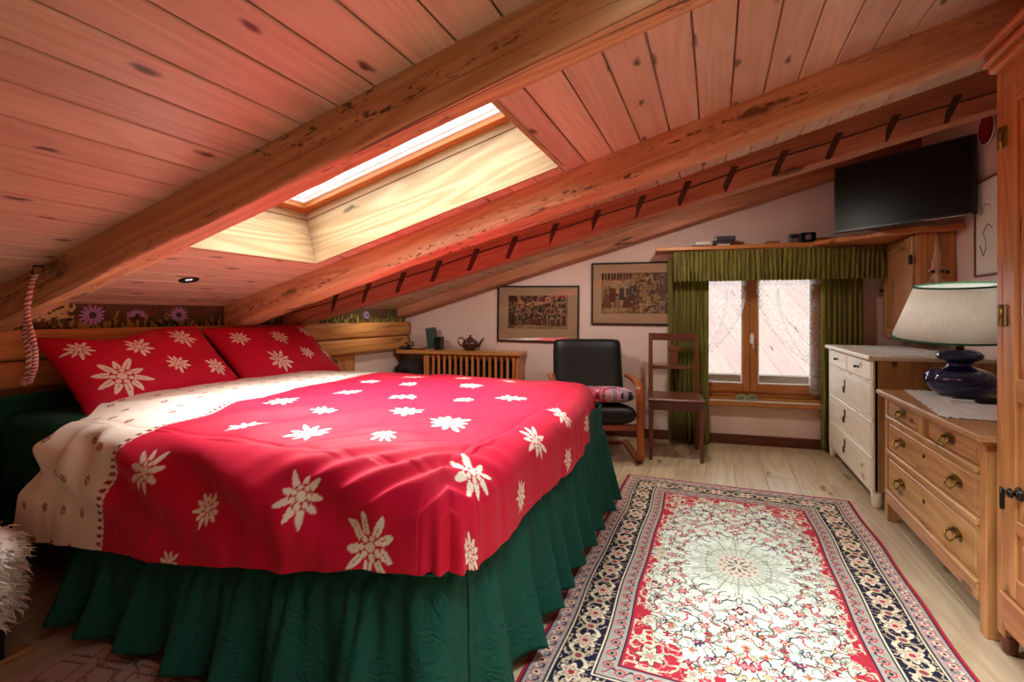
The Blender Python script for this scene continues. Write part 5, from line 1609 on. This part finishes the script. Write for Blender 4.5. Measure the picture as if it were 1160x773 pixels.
mb.lathe([(sr0, 0), (sr0*.5+sr1*.5, shh/2), (sr1, shh), (sr1-.003, shh), (sr0*.5+sr1*.5-.003, shh/2), (sr0-.003, 0), (sr0, 0)], (0, 0, 0), seg, TM, wob=lambda r, z, a: r+.0012*math.sin(a*80))
shade = obj('lamp_shade', mb, shm, lamp, True)
TRIM = simple('green braid', lin(40, 104, 66), .8)
for r_, z_ in ((sr0+.001, .004), (sr1+.001, shh-.004)):
    mb = MB(); mb.tube([TM @ Vector((r_*math.cos(a), r_*math.sin(a), z_)) for a in np.linspace(0, 2*PI, 90)[:-1]], .0055, 6, closed=True)
    o = obj('shade_trim', mb, TRIM, shade, True)
mb = MB()
for k in range(3):
    a = 2*PI*k/3; mb.tube([TM @ Vector((.0, 0, .05)), TM @ Vector((sr0*.9*math.cos(a), sr0*.9*math.sin(a), .02))], .003, 6)
obj('shade_carrier', mb, BRASS, lamp, True)
mb = MB(); mb.lathe([(.012, .37), (.03, .40), (.034, .425), (.024, .45), (0, .458)], (0, 0, 0), 20); obj('bulb', mb, emit('bulb fill glow', (.95, 1, .93), 52), lamp, True)  # bulb glow added to brighten the shade

# black brush on the mat
br = thing('clothes_brush', 'long flat black clothes brush lying on the lace mat in front of the lamp', 'brush', (1.13, 2.93, CT+.0055), math.radians(-4))
mb = MB(); mb.box(-.02, .12, -.022, .022, .014, .026, 'x', .005); mb.sweep([(-.02, 0, .02), (-.06, 0, .02), (-.10, 0, .02)], [(-.014, -.005), (.014, -.005), (.014, .005), (-.014, .005)]); obj('handle', mb, BLACKP, br, True)
mb = MB(); mb.box(-.012, .112, -.018, .018, 0, .014, 'x', .002); obj('bristles', mb, simple('black bristle', lin(18, 17, 17), .9), br, True)

# ---------------------------------------------------------------- wardrobe
wr = thing('wardrobe', 'tall reddish wooden wardrobe with panelled door at the right edge', 'wardrobe', (1.16, 1.5, 0))
x0, x1, y0, y1 = .874, 1.44, .85, 2.155
mb = MB()
mb.box(x0+.02, x1, y1-.022, y1-.004, .10, 1.93, 'z', .003); mb.box(x0+.02, x1, y0+.004, y0+.022, .10, 1.93, 'z', .003)
mb.box(x1-.014, x1, y0+.022, y1-.022, .10, 1.93, 'z', 0); mb.box(x0+.02, x1-.014, y0+.022, y1-.022, .10, .125, 'y', 0); mb.box(x0+.02, x1-.014, y0+.022, y1-.022, 1.905, 1.93, 'y', 0)
obj('body', mb, W_ROBE, wr)
for yy in (y0, y1-.042):
    for xx in (x0, x1-.05):
        mb = MB(); mb.box(xx, xx+.05, yy, yy+.042, 0.06 if xx == x0 else 0, 1.93, 'z', .006); obj('post', mb, W_ROBE, wr)
        if xx == x0:
            mb = MB(); mb.lathe([(.012, 0), (.02, .01), (.022, .045), (.03, .062)], (xx+.026, yy+.021, 0), 14); obj('foot', mb, W_DARK, wr)
mb = MB()
for z0, z1, p_ in ((1.93, 1.955, .02), (1.955, 1.975, .038), (1.975, 1.99, .028), (1.99, 2.012, .055)):
    mb.box(x0-p_, x1, y0-p_*.5, y1+p_*.45, z0, z1, 'y', .006)
obj('cornice', mb, W_ROBE, wr)
mb = MB(); mb.box(x0-.004, x0+.02, y0+.042, y1-.042, .10, .20, 'y', .004); mb.box(x0-.012, x0+.02, y0+.042, y1-.042, .20, .216, 'y', .004)
obj('plinth', mb, W_ROBE, wr)
mb = MB(); mb.box(x0, x0+.02, y0+.042, y1-.042, 1.87, 1.93, 'y', .003); obj('front_rail', mb, W_ROBE, wr)
ym = (y0+y1)/2
for q, (ya, yb) in enumerate(((ym+.003, y1-.044), (y0+.044, ym-.003))):
    mb = MB(); xa, xb = x0-.002, x0+.02
    za, zb = .22, 1.868
    mb.box(xa, xb, ya, ya+.075, za, zb, 'z', .004); mb.box(xa, xb, yb-.075, yb, za, zb, 'z', .004)
    for a_, b_2 in ((za, za+.07), (.43, .475), (.845, .92), (zb-.075, zb)): mb.box(xa, xb, ya+.075, yb-.075, a_, b_2, 'y', .004)
    d_ = obj('door', mb, W_ROBE, wr)
    for a_, b_2 in ((za+.07, .43), (.475, .845), (.92, zb-.075)):
        mb = MB(); mb.box(x0+.008, x0+.016, ya+.073, yb-.073, a_-.002, b_2+.002, 'z', 0); mb.box(x0+.001, x0+.010, ya+.098, yb-.098, a_+.025, b_2-.025, 'z', .006)
        obj('door_panel', mb, W_ROBE, d_)
    hy = yb if q == 0 else ya
    for z in (1.118, .52, 1.70):
        mb = MB(); hk = 1 if z > 1 else .45
        mb.lathe([(.006*hk, -.036), (.006*hk, .036)], (x0-.006, hy, z), 10); mb.box(x0-.006, x0-.002, hy-.035*hk, hy+.028*hk, z-.034, z+.034, 'z', .002)
        obj('hinge', mb, BRASS if z > 1 else STEEL, d_)
    ky = (yb-.10) if q == 0 else (ya+.04)
    mb = MB(); mb.lathe([(.022, 0), (.022, .004), (.008, .006), (.008, .016), (.016, .022), (.012, .030), (0, .031)], (x0-.002, ky, .565), 16, Matrix.Rotation(-PI/2, 4, 'Y')); obj('knob', mb, STEEL, d_)

# ---------------------------------------------------------------- outside the window
ROOFM = wood('sunbleached roof boards', lin(132, 108, 98), lin(156, 130, 118), .8, .1, .2, .12)
nbr = thing('neighbouring_roof', 'sloping pale roof of the house opposite, seen through the window', 'roof', (.5, 8.0, -1.2))
RMx = Matrix.Translation((.6, 8.2, -.6)) @ Matrix.Rotation(math.radians(-32), 4, 'Y') @ Matrix.Rotation(math.radians(52), 4, 'X')
mb = MB()
for k in range(24): mb.box(-3.2+k*.28, -3.2+k*.28+.279, -2.2, 3.2, -.03, 0, 'y', .005, RMx)
mb.box(-3.3, 3.6, -2.25, 3.25, -.10, -.031, 'y', 0, RMx)
obj('roof_boards', mb, ROOFM, nbr)
led = thing('window_ledge', 'weathered grey timber ledge outside the window', 'ledge', tuple(wp(.3, -.5, .40)))
mb = MB(); mb.box(ws(-.6), ws(1.3), .42, .55, .48, .555, 'x', .006, MWALL); obj('ledge_board', mb, wood('grey timber', lin(92, 88, 78), lin(130, 124, 110), .8, .1, .3, .1), led)
for x in (-.5, .3, 1.1):
    mb = MB(); mb.box(ws(x)-.03, ws(x)+.03, .30, .5, .38, .48, 'y', .004, MWALL); obj('bracket', mb, W_TAN, led)
mb = MB(); mb.box(-9, 9, 5.6, 16, -1.7, -1.6, 'x', 0); mb.box(-9, 9, -9, YN-.4, -1.7, -1.6, 'x', 0)
o = struct('ground_outside', mb, simple('pale gravel', lin(160, 150, 140), .9, noise=.1, nscale=8))

# ---------------------------------------------------------------- light
w = bpy.data.worlds.new('sky'); SC.world = w; w.use_nodes = True
nt = w.node_tree; nt.nodes.clear()
out = N(nt, 'OutputWorld'); bg_ = N(nt, 'Background')
bg_.inputs[0].default_value = (.86, .93, 1.0, 1); bg_.inputs[1].default_value = 5.0
nt.links.new(bg_.outputs[0], out.inputs[0])
def area(name, loc, target, sx, sy, power, colr=(1, 1, 1), spread=180):
    l = bpy.data.lights.new(name, 'AREA'); l.shape = 'RECTANGLE'; l.size = sx; l.size_y = sy
    l.energy = power; l.color = colr; l.spread = math.radians(spread)
    o = bpy.data.objects.new(name, l); COL.objects.link(o); o.location = loc
    o.rotation_euler = (Vector(target)-Vector(loc)).to_track_quat('-Z', 'Y').to_euler()
    return o
area('skylight_lamp', *SKY_A, 1.7, 1.7, 120, (1, .985, .96), 110)
area('skylight_lamp', SKY_FILL[0], (.35, 2.0, 0), 1.6, 1.3, 112, (.84, .97, 1), 115)  # lamp of the added skylight, fills the rug and floor
# added lamps without fittings, unseen between the far beams, to brighten the far wall
def fill_lamp(x, y, z, tgt, power, r=.06):
    l = bpy.data.lights.new('far_wall_fill', 'AREA'); l.shape = 'DISK'; l.size = r*2; l.energy = power; l.color = (1, .90, .80)
    o = bpy.data.objects.new('far_wall_fill', l); COL.objects.link(o); o.location = (x, y, z)
    o.rotation_euler = (Vector(tgt)-Vector((x, y, z))).to_track_quat('-Z', 'Y').to_euler()
for x, pw in ((-2.65, 2.5), (-1.4, 6.5), (-.22, 8.5)): fill_lamp(x, 3.55, roofz(x)+.0, (x+.1, 4.05, 0), pw)

# ---------------------------------------------------------------- camera
cam = bpy.data.cameras.new('camera'); co = bpy.data.objects.new('camera', cam); COL.objects.link(co)
cam.sensor_width = 36; cam.lens = 560/1160*36
cam.shift_y = -29.5/1160
cam.clip_start = .05
co.location = (0, 0, 1.12); co.rotation_euler = (PI/2, 0, math.atan(230/560))
SC.camera = co
vs_ = SC.view_settings
vs_.view_transform = 'Standard'; vs_.look = 'None'; vs_.exposure = .12; vs_.gamma = 1; vs_.use_curve_mapping = False
SC.cycles.use_denoising = True
SC.cycles.max_bounces = 10; SC.cycles.diffuse_bounces = 6; SC.cycles.transparent_max_bounces = 12
SC.cycles.caustics_reflective = False; SC.cycles.caustics_refractive = False
SC.cycles.sample_clamp_indirect = 6
